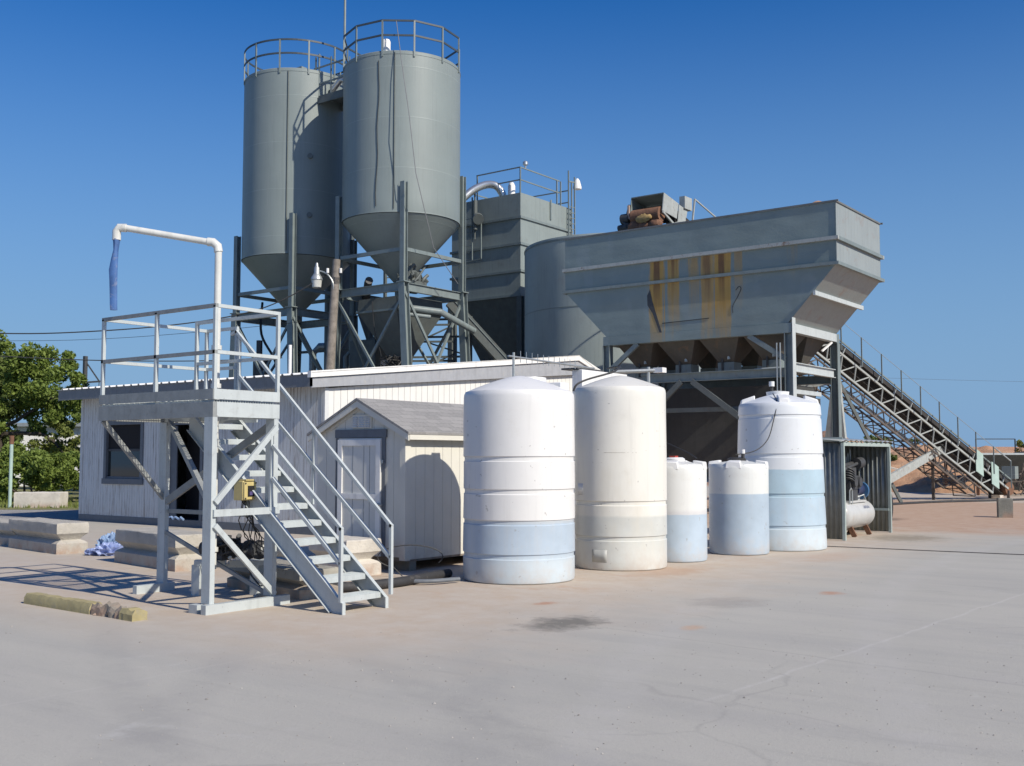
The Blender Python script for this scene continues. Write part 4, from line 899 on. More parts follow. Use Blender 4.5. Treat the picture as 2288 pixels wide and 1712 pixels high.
# weigh batcher under the right silo
def batcher():
    cx, cy, h = -27.27, 29.54, 1.12
    t = thing('weigh_batcher', 'square grey weigh hopper hanging beneath the right silo', 'weigh hopper', (cx, cy, 4.4))
    def sq(z, s): return [(cx-s,cy-s,z),(cx+s,cy-s,z),(cx+s,cy+s,z),(cx-s,cy+s,z)]
    MB().hull8(sq(6.95,h), sq(7.42,h*.97)).build('box_section', M['steel_dk'], t); MB().hull8(sq(5.3,.32), sq(6.94,h-.01)).build('cone', M['steel_dk'], t)
    MB().hull8(sq(6.9,h+.05), sq(6.97,h+.05)).build('flange', M['steel'], t)
    MB().hull8(sq(4.7,.3), sq(5.3,.33)).build('gate', M['dark'], t)
    MB().tube([(-26.31,28.3,7.0),(-25.3,29.5,6.85),(-25.1,31.2,6.3)], .12, 12).build('pipe', M['steel'], t)
    MB().tube([(-26.2,28.35,6.75),(-25.5,29.2,6.65)], .07, 10).build('pipe', M['steel'], t)
    b = MB(); random.seed(9)
    for k in range(30): b.tube(bez([(cx+.75+random.uniform(-.45,.5),cy-.35+random.uniform(-.3,.5),8.15+random.uniform(-.5,.55)) for _ in range(3)],5), random.choice((.025,.04,.06)), 6)
    b.box(cx+.35,cx+1.2,cy-.6,cy+.1,7.72,8.0); b.tube([(cx+1.0,cy-.2,8.0),(cx+1.0,cy-.2,8.35)], .14, 12); b.box(cx+.45,cx+.7,cy-.3,cy-.1,8.3,8.75); b.build('fittings', M['steel_dk'], t)
    b = MB()
    for k in range(26): b.tube(bez([(cx+.3+random.uniform(-.5,.5),cy-.8+random.uniform(-.3,.5),4.95+random.uniform(-.4,.35)) for _ in range(3)],4), .022, 6)
    MB().tube([(cx-1.6,cy-.2,7.6),(cx-.9,cy-.8,8.1),(cx-.75,cy-.9,8.15)], .15, 10).build('inlet_pipe', M['dark'], t)
    b.build('air_hose', M['cable'], t)
    b = MB(); 
    for k, (dx, dy) in enumerate(((.2,-1.5),(.35,-1.5),(-1.3,-1.2))): b.tube(bez([(cx+dx+1,cy+dy,7.3),(cx+dx+1.05,cy+dy+.1,6.2),(cx+dx+1.2,cy+dy+.3,5.2),(cx+dx+1.1,cy+dy,4.6)],6), .015, 6)
    b.build('control_cable', M['cable'], t)
batcher()
# big inclined belt housing behind the silos
t = thing('inclined_chute', 'dark enclosed chute sloping down to the right behind the silo legs', 'chute', (-26, 33, 4))
MB().bar((-27.2,32.3,7.7),(-25.1,34.2,4.6), .5, .42).build('casing', M['steel_dk'], t)
MB().bar((-27.25,32.25,7.95),(-25.15,34.15,4.85), .56, .03).build('cover', M['steel'], t)
# mixer head / plant gear between the silos at low level
t = thing('plant_gear', 'dark lattice frame and pipes behind the silo legs', 'machinery', (-30.2, 33, 0))
random.seed(21)
for (x, y) in ((-31.5,32.6),(-28.6,34.3),(-30.6,31.3),(-26.9,33.2)): MB().bar((x,y,0),(x,y,7.2), .12, .12).build('post', M['steel_dk'], t)
b = MB()
for z in (4.4,4.9,5.6,6.4,7.1): b.bar((-31.5,32.6,z),(-28.6,34.3,z), .08, .08); b.bar((-30.6,31.3,z),(-26.9,33.2,z), .08, .08)
for z in (4.4,5.6): b.bar((-31.5,32.6,z),(-28.6,34.3,z+1.5), .06, .06); b.bar((-30.6,31.3,z+1.4),(-26.9,33.2,z), .06, .06)
b.build('lattice', M['steel_dk'], t)
b = MB()
for k in range(40):
    x = random.uniform(-30,-25.5); y = 32.6+random.uniform(-.5,.8)+(x+30)*.4; z = random.uniform(4.2,5.4)
    b.tube([(x,y,z),(x+random.uniform(-.5,.5),y+random.uniform(-.2,.2),z+random.uniform(-.5,.5))], random.choice((.02,.03,.06)), 6)
b.build('pipework', M['dark'], t)
MB().bar((-31.2,31.0,8.4),(-30.2,32.0,4.2), .3, .3).build('duct', M['steel_dk'], t)
for k_, (cx_, cy_, z0_, z1_, r_) in enumerate(((-34.2,31.6,0,6.3,.16),(-30.9,30.3,0,5.9,.1),(-29.0,31.0,3.0,6.6,.12))):
    MB().tube([(cx_,cy_,z0_),(cx_,cy_,z1_-.3),(cx_+.25,cy_+.15,z1_),(cx_+1.1,cy_+.5,z1_)], r_, 10).build('pipe', M['steel'] if k_ % 2 else M['galv'], t)
MB().tube(bez([(-34.4,29.0,7.9),(-33.6,28.3,6.5),(-33.1,28.6,5.4),(-33.9,29.4,4.5)],6), .05, 8).build('hose', M['cable'], t)
MB().box(-33.6,-33.1,27.9,28.3,4.6,5.6).build('gear_motor', M['dark'], t); MB().tube([(-33.35,28.0,5.6),(-33.35,28.0,6.2)], .12, 12).build('gear_motor', M['dark'], t)
for z_ in (4.75, 6.0): MB().bar((-34.4,30.9,z_),(-28.9,31.4,z_), .1, .1).build('beam', M['steel_dk'], t)
b = MB()
for q_ in (0., .75): b.bar((-33.35+q_*.8,35.1+q_*.6,0),(-33.35+q_*.8,35.1+q_*.6,12.2), .12, .12)
for k_ in range(24): b.bar((-33.35,35.1,4.2+k_*.32),(-32.75,35.55,4.2+k_*.32), .04, .04)
b.build('ladder', M['steel_dk'], t)
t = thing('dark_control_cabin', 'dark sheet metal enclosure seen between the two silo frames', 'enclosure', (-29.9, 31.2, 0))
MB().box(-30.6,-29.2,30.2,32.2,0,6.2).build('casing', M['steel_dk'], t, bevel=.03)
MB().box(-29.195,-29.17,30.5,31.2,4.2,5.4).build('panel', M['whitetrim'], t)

# ------------------------------------------------------------------ square aggregate bin
def binn():
    x0, x1, y0, y1 = -31.1, -27.26, 37.05, 40.97
    t = thing('square_storage_bin', 'big square grey storage bin with stiffening bands behind the right silo', 'bin', (-29.2, 39, 0))
    zs = (13.0,11.93,10.78,9.6,8.55)
    for a, c in zip(zs, zs[1:]):
        MB().box(x0,x1,y0,y1,c+.05,a-(0 if a == 13.0 else .05)).build('wall_panel', M['hopB'], t, False)
        MB().box(x0-.07,x1+.07,y0-.07,y1+.07,c-.05,c+.05).build('band', M['steel'], t)
    xc, yc = (x0+x1)/2, (y0+y1)/2
    MB().hull8([(xc-.4,yc-.4,4.2),(xc+.4,yc-.4,4.2),(xc+.4,yc+.4,4.2),(xc-.4,yc+.4,4.2)], [(x0,y0,8.5),(x1,y0,8.5),(x1,y1,8.5),(x0,y1,8.5)]).build('cone', M['steel_dk'], t)
    for x, y in ((x0,y0),(x1,y0),(x0,y1),(x1,y1)): MB().ibar((x,y,0),(x,y,8.5), .25, .25, (0,1,0)).build('leg', M['steel_dk'], t)
    S = M['steel']
    def rp(x,y,z1=14.15): MB().bar((x,y,13.0),(x,y,z1), .05, .05).build('rail_post', S, t)
    for x, y in ((x0+.1,y0+.5),(x0+1.3,y0+.2),(x1-.1,y0+.12),(x1-.1,y1-.7),(x1-.1,y1-1.0),(x0+.1,y1-.1)): rp(x,y)
    for z in (14.15,13.6):
        MB().bar((x0+1.3,y0+.15,z),(x1-.1,y0+.12,z), .04, .05).build('rail', S, t); MB().bar((x1-.1,y0+.12,z),(x1-.1,y1-.8,z), .04, .05).build('rail', S, t)
        MB().bar((x0+.1,y0+.5,z-.4),(x0+.1,y1-.1,z-.4), .04, .05).build('rail', S, t); MB().bar((x0+.1,y1-.1,z-.3),(x1-.1,y1-.1,z-.3), .04, .05).build('rail', S, t)
    for y, z1 in ((y1-.35,14.7),(y1+.15,14.5),(y1-.1,14.2)): MB().bar((x1+.1,y,11.4),(x1+.1,y,z1), .05, .05).build('rail_post', S, t)
    b = MB()
    for k in range(6): b.bar((x1+.1,y1-.35,11.8+k*.25),(x1+.1,y1+.15,11.8+k*.25), .03, .03)
    b.bar((x1+.1,y1-.35,14.2),(x1+.1,y1+.15,14.25), .05, .06); b.build('ladder', S, t)
    b = MB(); yl = y0-.22
    for x in (-30.35,-29.75,-29.25): b.bar((x,yl,10.2+(.0 if x < -30 else .1)),(x,yl,(12.1 if x < -30 else 13.1 if x < -29.5 else 12.0)), .05, .05)
    for k in range(7): b.bar((-30.35,yl,10.35+k*.3),(-29.75,yl,10.35+k*.3), .03, .03)
    b.bar((-30.35,yl,10.22),(-29.25,yl,10.3), .05, .05); b.build('ladder', S, t)
    b = MB(); b.tube([(-29.5,yl-.1,11.6),(-29.5,yl-.1,12.9)], .1, 10); b.tube([(-29.35,yl-.1,12.1),(-29.2,yl-.25,12.0)], .24, 14); b.tube([(-29.6,yl,11.2),(-29.6,yl,13.3)], .04, 8); b.build('filter_regulator', M['steel_dk'], t)
    MB().lathe(-28.0, y0+.35, [(.16,13),(.16,13.45),(.1,13.6)], 16).build('vent_cap', M['whitetrim'], t)
    MB().tube(bez([(-30.8,35.3,11.9),(-29.9,36.1,12.8),(-29.5,36.6,13.35),(-29.1,37.0,13.6),(-28.75,37.25,13.55),(-28.55,37.4,13.25),(-28.5,37.45,12.95)],6), .17, 16).build('duct', M['duct'], t)
    MB().lathe(x1+.05, y1+.45, [(.05,14.5),(.12,14.4),(.2,14.1),(.2,14.0),(.1,13.98)], 16).build('lamp', M['whitetrim'], t)
    MB().lathe(x1-.1, y0+.5, [(.03,14.15),(.05,14.3),(.12,14.33),(.12,14.45),(.05,14.5)], 14).build('lamp', M['duct'], t)
    MB().box(x1+.02,x1+.05,y0+2.2,y0+2.3,12.2,13.1).build('bracket', S, t)
M['hopB'] = paint('bin_grey_paint', (.235,.27,.255), .5, .08, (.15,.12,.1), .3, .9, dents=.16)
binn()
# round tank
t = thing('round_steel_tank', 'wide round grey steel tank standing behind the aggregate hopper', 'tank', (-22.53, 36.84, 0))
MB().lathe(-22.53, 36.84, [(3.52,0)]+[(3.52,.8*k) for k in range(1,12)]+[(3.52,9.82),(3.5,9.9),(3.3,9.93),(.5,10.5)], 128, wob=.01).build('shell', paint('dull_green_grey_tank_paint', (.29,.335,.325), .5, .06, (.18,.14,.12), .2, .6, dents=.08), t)
MB().lathe(-22.53, 36.84, [(3.54,9.75),(3.54,9.82)], 128).build('rim_band', M['steel'], t)
MB().lathe(-22.53, 36.84, [(3.53,7.2),(3.53,7.24)], 128).build('seam', M['silo'], t)
t = thing('roof_motor', 'small grey motor box on the rim of the round steel tank', 'motor', (-22.9, 40.3, 9.9))
MB().box(-25.2,-24.4,38.9,39.5,10.1,11.1).build('box', M['steel'], t); MB().tube([(-24.3,39.6,10.6),(-23.7,40.0,10.45)], .18, 12).build('motor', M['dark'], t)

# ------------------------------------------------------------------ aggregate hopper
def hopper():
    X1, X0, Y0, Y1 = -10.35, -19.18, 28.48, 32.15; xb0, xb1 = -17.66, -11.75
    t = thing('aggregate_hopper', 'large overhead grey aggregate hopper with brown rust runs on its long side', 'hopper', (-14.8, 28.48, 0)); S = M['steel']
    # walls, open top. thickness .02
    zt, z1, z2, zb = 8.60, 7.56, 6.87, 5.35
    def wallY(y, yi, m):
        b = MB(); o = [(X0,zt),(X0,z2),(xb0,zb),(xb1,zb),(X1,z2),(X1,zt)]; n = 6
        b.prism(o, 'y', min(y, yi), max(y, yi)); return b.build('side_wall', m, t, False)
    wallY(Y0, Y0+.03, M['hop']); wallY(Y1, Y1-.03, M['hop'])
    for xs, xt in ((X1, xb1), (X0, xb0)):
        sg = -1 if xs == X1 else 1; th = .03*sg
        b = MB(); b.box(min(xs,xs+th),max(xs,xs+th),Y0+.031,Y1-.031,z2+.002,zt-.002); b.build('end_wall', M['hopE'], t, False)
        b = MB(); b.hull8([(xt,Y0+.031,zb),(xt+th,Y0+.031,zb),(xt+th,Y1-.031,zb),(xt,Y1-.031,zb)], [(xs,Y0+.031,z2),(xs+th,Y0+.031,z2),(xs+th,Y1-.031,z2),(xs,Y1-.031,z2)]); b.build('sloping_end', M['hopE'], t, False)
    # flanges / rails
    R_ = M['railrust']
    for z, pr, hh, nm in ((zt-.02,.03,.05,M['rim']),(z1,.09,.10,R_),(z2,.09,.09,S)):
        MB().box(X0-.06,X1+.09,Y0-pr,Y0-.002,z-hh/2,z+hh/2).build('side_rail', nm, t)
        MB().box(X0-.06,X1+.09,Y1+.002,Y1+pr,z-hh/2,z+hh/2).build('side_rail', nm, t)
        MB().box(X1+.002,X1+pr,Y0+.001,Y1-.001,z-hh/2,z+hh/2).build('end_rail', S if nm is R_ else nm, t)
        MB().box(X0-pr,X0-.002,Y0+.001,Y1-.001,z-hh/2,z+hh/2).build('end_rail', S, t)
    MB().box(X1-.005,X1+.02,Y0-.02,Y0-.003,z2,zt).build('corner_angle', S, t)
    q = .47; xm = X1+(xb1-X1)*q; zm = z2+(zb-z2)*q
    MB().bar((xm+.06,Y0-.1,zm-.05),(xm+.06,Y1+.1,zm-.05), .07, .12).build('slope_stiffener', M['plat'], t)
    # weld scars & bar on side
    b = MB(); b.prism([(-16.2,6.5),(-16.1,6.68),(-16.03,6.35),(-15.7,5.32),(-15.78,5.34),(-16.02,5.95),(-16.19,6.2)], 'y', Y0-.006, Y0-.001); b.build('torn_patch', M['dark'], t)
    MB().bar((-15.7,Y0-.008,5.62),(-14.15,Y0-.008,5.66), .01, .02).build('loose_bar', M['cable'], t)
    MB().tube(bez([(-13.3,Y0-.008,6.40),(-13.2,Y0-.008,6.5),(-13.14,Y0-.008,6.42),(-13.25,Y0-.008,6.2),(-13.4,Y0-.008,5.95),(-13.4,Y0-.008,5.75)],5), .008, 6).build('wire_scrap', M['cable'], t)
    # bottom frame
    zf = 5.2
    MB().box(xb0-.1,xb1+.1,Y0-.02,Y0+.2,zf-.13,zf+.145).build('frame_beam', M['hop'], t, False)
    MB().box(xb0-.1,xb1+.1,Y1-.2,Y1+.02,zf-.13,zf+.145).build('frame_beam', M['steel'], t)
    MB().box(xb1-.1,xb1+.1,Y0+.202,Y1-.202,zf-.1,zf+.14).build('frame_beam', M['plat'], t)
    MB().box(xb0-.1,xb0+.1,Y0+.202,Y1-.202,zf-.12,zf+.14).build('frame_beam', S, t)
    # legs
    for x, y in ((xb1,Y0+.09),(xb1,Y1-.09),(xb0,Y0+.09),(xb0,Y1-.09)):
        MB().ibar((x,y,0),(x,y,zf-.131), .22, .24, (1,0,0), .025).build('leg', S, t)
    MB().box(xb1+.122,xb1+.135,Y0-.03,Y0+.2,0,5.5).build('leg_flange', M['plat'], t)
    # pyramid outlets
    n = 4; span = (xb1-xb0-.3)/n; ym = (Y0+Y1)/2
    for r_, (ya, yb_) in enumerate(((Y0+.21, ym-.01), (ym+.01, Y1-.21))):
      for k in range(n):
        xa = xb0+.15+k*span; xc = xa+span/2; yc = (ya+yb_)/2
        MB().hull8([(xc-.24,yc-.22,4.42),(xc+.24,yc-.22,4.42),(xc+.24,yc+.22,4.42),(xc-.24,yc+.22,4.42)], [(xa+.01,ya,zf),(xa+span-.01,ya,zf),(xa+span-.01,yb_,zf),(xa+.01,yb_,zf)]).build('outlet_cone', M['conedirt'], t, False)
        gt = MB().box(xc-.26,xc+.26,yc-.26,yc+.26,4.12,4.418).build('gate', M['steel'], t)
        if r_ == 0: MB().bar((xc-.1,yc-.28,4.1),(xc-.1,yc-.28,4.7), .05, .05).build('ram', M['dark'], gt); MB().tube([(xc+.12,yc-.3,4.5),(xc+.12,yc-.3,4.85)], .05, 8).build('air_cylinder', M['galv'], gt)
    # second tier beam and knee braces
    z3 = 3.98
    MB().ibar((xb0+1.2,Y0+.09,z3),(xb1-.13,Y0+.09,z3), .16, .26).build('cross_beam', S, t)
    MB().ibar((xb0+.13,Y1-.09,z3),(xb1-.13,Y1-.09,z3), .16, .26).build('cross_beam', S, t)
    MB().ibar((xb1,Y0+.25,z3+.16),(xb1,Y1-.25,z3+.16), .14, .26, (0,0,1)).build('cross_beam', M['plat'], t)
    MB().box(xb1-.02,xb1+.04,Y0+.3,Y0+2.3,3.4,3.52).build('cross_beam', M['plat'], t)
    MB().bar((xb1-.1,Y0+.06,4.35),(xb1-1.2,Y0+.06,zf-.13), .1, .14).build('knee_brace', S, t)
    MB().bar((xb0+.1,Y0+.06,4.3),(xb0+1.1,Y0+.06,zf-.13), .1, .14).build('knee_brace', S, t)
    MB().bar((-14.75,Y0+.05,3.85),(-12.2,Y0+.05,2.0), .1, .16).build('knee_brace', M['steel_dk'], t)
    MB().bar((-15.1,Y0+.05,3.85),(-17.0,Y0+.05,2.2), .1, .16).build('knee_brace', M['steel_dk'], t)
    MB().box(xb0+1.0,xb1-.12,Y0+.2,Y0+.28,2.95,3.08).build('cross_beam', M['steel_dk'], t)
    for x in (xb1-.3, xb1-.2): MB().tube([(x,Y0-.1,0),(x,Y0-.1,4.8)], .02, 6).build('conduit', M['galv'], t)
    MB().bar((-12.9,Y0+.3,4.12),(-12.2,Y0+.5,4.16), .1, .05).build('plank', M['plat'], t)
    # batching conveyor box under the gates
    MB().box(xb0+.3,xb1-.35,Y0+.9,Y1-.9,1.2,3.7).build('weigh_box', M['dustyshade'], t, False)
    MB().box(-12.4,-11.86,Y0+1.0,Y0+2.6,1.8,3.35).build('weigh_box', M['dustyshade'], t, False)
    # small lamp bracket under the right beam
    MB().bar((xb1+.0,Y0+2.5,4.75),(xb1+.1,Y0+3.05,5.05), .05, .05).build('bracket', M['whitetrim'], t)
M['hopE'] = paint('grey_hopper_end_paint', (.27,.30,.295), .5, .06, (.23,.10,.05), .45, 1.1, dents=.06)
M['dustyshade'] = paint('shaded_dusty_box_steel', (.05,.05,.047), .8, .15, (.09,.075,.06), .5, 1.5)  # dusty steel with the shade below the hopper painted into its base colour
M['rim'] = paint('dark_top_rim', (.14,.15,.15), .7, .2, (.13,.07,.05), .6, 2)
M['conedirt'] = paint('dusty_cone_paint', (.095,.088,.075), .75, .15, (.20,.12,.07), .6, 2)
hopper()
# aggregate in the hopper
def mound(name, label, cat, cx, cy, rx, ry, h, z0, mat, seed, n=60, kind=None, sharp=1.):
    b = MB(); 
    for j in range(n+1):
        for i in range(n+1):
            u = -1+2*i/n; v = -1+2*j/n; r = math.hypot(u, v)
            hh = max(0, 1-r)**sharp; x = cx+u*rx; y = cy+v*ry
            z = z0+h*hh + (.16*h*mnoise.noise(V(x*.55+seed, y*.55, 0))+.09*h*mnoise.noise(V(x*1.3+seed, y*1.3, 0))+.05*h*mnoise.noise(V(x*3.7, y*3.7+seed, 0)))*min(1, hh*5)
            b.v.append((x, y, z))
    for j in range(n):
        for i in range(n): a = j*(n+1)+i; b.f.append((a, a+1, a+n+2, a+n+1))
    o = b.build(name, mat, None); 
    return tag(o, label, cat, kind=kind)
mound('gravel_heap', 'top of a tan aggregate heap showing above the hopper rim at its right end', 'aggregate', -11.75, 30.6, 1.3, 1.5, 1.42, 7.75, M['sand'], 3, sharp=.55)

# ------------------------------------------------------------------ conveyor
def conveyor():
    F = V(-10.2,45.8,.35); Hd = V(-17.05,31.0,9.50); d = (Hd-F); Ln = d.length; u = d.normalized()
    side = u.cross(V(0,0,1)).normalized(); up = side.cross(u).normalized()   # side points to the camera side?
    if side.dot(V(.599,-.801,0)) < 0: side = -side
    if up.z < 0: up = -up
    def P(s, a, h): return F+u*s+side*a+up*h
    t = thing('belt_conveyor', 'long inclined lattice belt conveyor rising from the sand pile to the hopper', 'conveyor', (-10.2, 45.8, 0)); S = M['steel']; PL = M['convpaint']
    w = .42; H = .62
    for a in (w, -w):
        MB().bar(P(.2,a,-.05),P(Ln-1.2,a,-.05), .06, .07, up).build('chord', PL, t); MB().bar(P(.9,a,-H),P(Ln-2,a,-H), .06, .07, up).build('chord', PL, t)
        b = MB(); s = .9; k = 0
        while s < Ln-2.2:
            b.bar(P(s,a,-H),P(s+.18,a,-.05), .035, .04); b.bar(P(s+.18,a,-.05),P(s+.75,a,-H), .035, .04); s += .75
        b.build('lattice', PL, t)
    b = MB(); s = .6
    while s < Ln-1.5: b.bar(P(s,w,.0),P(s,w,.22), .07, .03, u); b.bar(P(s,-w,.0),P(s,-w,.22), .07, .03, u); s += .95
    b.build('idler_bracket', PL, t)
    b = MB(); b.bar(P(.1,0,.12),P(Ln,0,.12), .72, .02, up); b.bar(P(.2,w-.04,.2),P(Ln-.1,w-.04,.2), .05, .16, up); b.bar(P(.2,-w+.04,.2),P(Ln-.1,-w+.04,.2), .05, .16, up); b.build('belt', M['belt'], t)
    MB().bar(P(.2,0,-.3),P(Ln-2,0,-.3), .6, .02, up).build('return_belt', M['belt'], t)
    MB().bar(P(.2,w+.02,.33),P(Ln-2.0,w+.02,.33), .04, .05, up).build('edge_rail', S, t)
    # walkway stanchions and cable
    b = None
    for k in range(13):
        s = .35+k*1.12
        p = P(s, w+.28, -.1); MB().bar(p, p+V(0,0,1.05), .04, .04).build('stanchion', S, t)
    c = MB(); 
    c.tube([P(.35+k*1.12,w+.28,-.1)+V(0,0,1.04) for k in range(13)], .01, 5)
    c.bar(P(.35,w+.28,-.1)+V(0,0,1.04),P(1.47,w+.28,-.1)+V(0,0,1.04),.04,.04); c.build('cable', M['galv'], t)
    # under-truss
    b = MB(); r0, r1 = 1.2, 11.8
    for a in (.5, -.5): b.bar(P(r0+1.2,a,-1.25),P(r1,a,-1.25), .06, .06, up); b.bar(P(r0,a,-.85),P(r1+.5,a,-.85), .05, .05, up)
    s = r0+.6; k = 0
    while s < r1-.4:
        for a in (.5, -.5): b.bar(P(s,a,-1.25),P(s+.3,a,-.85), .035, .035); b.bar(P(s+.3,a,-.85),P(s+.6,a,-1.25), .035, .035)
        b.bar(P(s,.5,-1.25),P(s,-.5,-1.25), .035, .035); b.bar(P(s,.5,-1.25),P(s+.6,-.5,-1.25), .03, .03); s += .6
    b.build('under_truss', M['rustsoft'], t)
    # supports
    sp = P(10.1,.5,-1.0); 
    for q in ((-.6,0),(.5,-.1)): MB().bar(P(10.1,.45,-.7),(sp.x+q[0],sp.y+q[1],0), .18, .18).build('leg', PL, t)
    MB().bar(P(10.1,-.5,-.7),(sp.x-1.3,sp.y-.4,0), .1, .1).build('leg', M['rustsoft'], t)
    MB().bar(P(10.0,.45,-.9),(-12.2,39.6,0), .07, .12).build('strut', M['steel_dk'], t)
    MB().bar(P(10.0,-.45,-.9),(-15.6,38.0,0), .07, .1).build('strut', M['rustsoft'], t)
    MB().bar(P(10.1,.45,-1.2),P(10.1,.45,-1.2)+V(-2.6,-1.0,-.35), .08, .16).build('strut', PL, t)
    MB().bar((-11.55,42.6,1.95),(-12.35,37.4,.62), .1, .3).build('tow_arm', PL, t)
    MB().bar((-12.0,42.9,0),(-12.0,42.9,1.6), .1, .1).build('leg', M['rustsoft'], t)
    # tail end gear
    for s, ln in ((1.95,.42),(.95,.42)):
        p = P(s, w+.06, 0); q = P(s+ln, w+.06, 0); lo = min(p.z, q.z)-.12
        MB().hull8([(p.x,p.y,lo-.3),(q.x,q.y,lo-.1),(q.x+.03,q.y+.02,lo-.1),(p.x+.03,p.y+.02,lo-.3)],[(p.x,p.y,lo+.55),(q.x,q.y,lo+.75),(q.x+.03,q.y+.02,lo+.75),(p.x+.03,p.y+.02,lo+.55)]).build('guard_plate', M['greenplate'], t)
    b = MB(); b.tube([P(.1,-w,.0),P(.1,w,.0)], .26, 16); b.build('tail_pulley', M['rust'], t)
    MB().box(-10.75,-10.35,46.1,46.7,.0,.5).build('tail_weight', M['concW'], t)
    for a in (w,-w): p = P(.15,a,-.1); MB().bar(p,(p.x,p.y,0), .1, .1).build('leg', M['rustsoft'], t)
    # head end: open fronted hood with rusty pulley, skirt plates, switch box
    xa, xb = -17.6, -16.42
    for x, m_ in ((xa, S), (xb, PL)):
        MB().prism([(29.86,9.40),(29.98,9.99),(30.93,9.82),(30.80,9.30)], 'x', x-.015, x+.015).build('hood_side', m_, t, False)
    MB().add([(xa,29.96,9.97),(xb,29.96,9.97),(xb,30.95,9.80),(xa,30.95,9.80),(xa,29.96,10.0),(xb,29.96,10.0),(xb,30.95,9.83),(xa,30.95,9.83)],[(0,1,2,3),(4,5,6,7),(0,1,5,4),(1,2,6,5),(2,3,7,6),(3,0,4,7)]).build('hood_top', S, t, False)
    MB().box(xa+.02,xb-.02,30.75,30.78,9.2,9.8).build('hood_back', M['black'], t)
    MB().prism([(30.97,9.80),(31.55,9.70),(31.42,9.30),(30.88,9.22)], 'x', xb-.012, xb+.012).build('skirt_plate', PL, t, False)
    MB().bar((xb+.03,29.85,9.36),(xb+.03,30.55,9.08), .05, .07).build('take_up_rail', PL, t); MB().bar((xb+.03,30.3,9.0),(xb+.03,31.1,9.26), .05, .07).build('take_up_rail', PL, t)
    MB().tube([(xa+.08,29.95,9.32),(xb-.08,29.95,9.32)], .24, 20).build('head_pulley', M['rust'], t)
    b = MB(); b.tube([(xa-.05,29.95,9.32),(xa-.34,29.95,9.32)], .17, 14); b.tube([(xa-.1,29.9,9.05),(xa-.42,29.9,9.0)], .13, 12); b.tube([(xa-.02,29.9,9.75),(xa-.1,29.88,9.45),(xa-.25,29.85,9.2),(xa+.1,29.8,9.0)], .045, 8); b.box(xa-.2,xa-.02,29.8,30.2,8.85,9.15); b.build('drive_motor', M['dark'], t)
    b = MB(); b.bar((xa-.03,29.84,9.35),(xa-.03,29.84,9.72), .06, .06); b.bar((xa-.03,29.84,9.35),(xa+.2,29.82,9.12), .05, .07); b.build('scraper_arm', paint('pale_rusty_arm', (.42,.30,.24), .8, .2, (.2,.09,.05), .5, 8), t)
    random.seed(2)
    for k in range(3):
        bm = bmesh.new(); bmesh.ops.create_icosphere(bm, subdivisions=3, radius=1); bb = MB(); cx_ = xa+.2+k*.36
        bb.v = [(cx_+v.co.x*.26*(1+.5*mnoise.noise(v.co*2+V(k*4,0,0))), 29.86+v.co.y*.16, 8.98+v.co.z*.2*(1+.8*mnoise.noise(v.co*3+V(0,k*3,0)))) for v in bm.verts]; bb.f = [tuple(v.index for v in f.verts) for f in bm.faces]; bm.free(); bb.build('dirt_buildup', M['rust'], t)
    bm = bmesh.new(); bmesh.ops.create_icosphere(bm, subdivisions=3, radius=1); bb = MB()
    bb.v = [(-17.0+v.co.x*.3, 29.70+v.co.y*.06, 9.2+v.co.z*.11*(1+1.2*mnoise.noise(v.co*4))) for v in bm.verts]; bb.f = [tuple(v.index for v in f.verts) for f in bm.faces]; bm.free(); bb.build('caked_sand', paint('tan_caked_sand', (.40,.27,.11), .95, .25, (.2,.1,.05), .5, 9), t)
    MB().box(-16.55,-16.35,31.26,31.76,9.72,10.13).build('switch_box', PL, t)
    MB().bar((-16.4,31.83,9.2),(-16.4,32.06,10.18), .05, .05).build('post', PL, t); MB().bar((-16.4,32.06,10.18),(-16.4,33.8,9.8), .04, .04).build('brace', PL, t)
M['rustsoft'] = paint('brown_weathered_lattice', (.11,.088,.074), .8, .25, (.25,.26,.25), .5, 3)
M['convpaint'] = paint('chipped_conveyor_paint', (.36,.38,.36), .6, .12, (.20,.11,.07), .75, 5)
M['greenplate'] = paint('pale_green_plate', (.40,.52,.47), .5, .08, (.3,.25,.2), .3, 4)
conveyor()

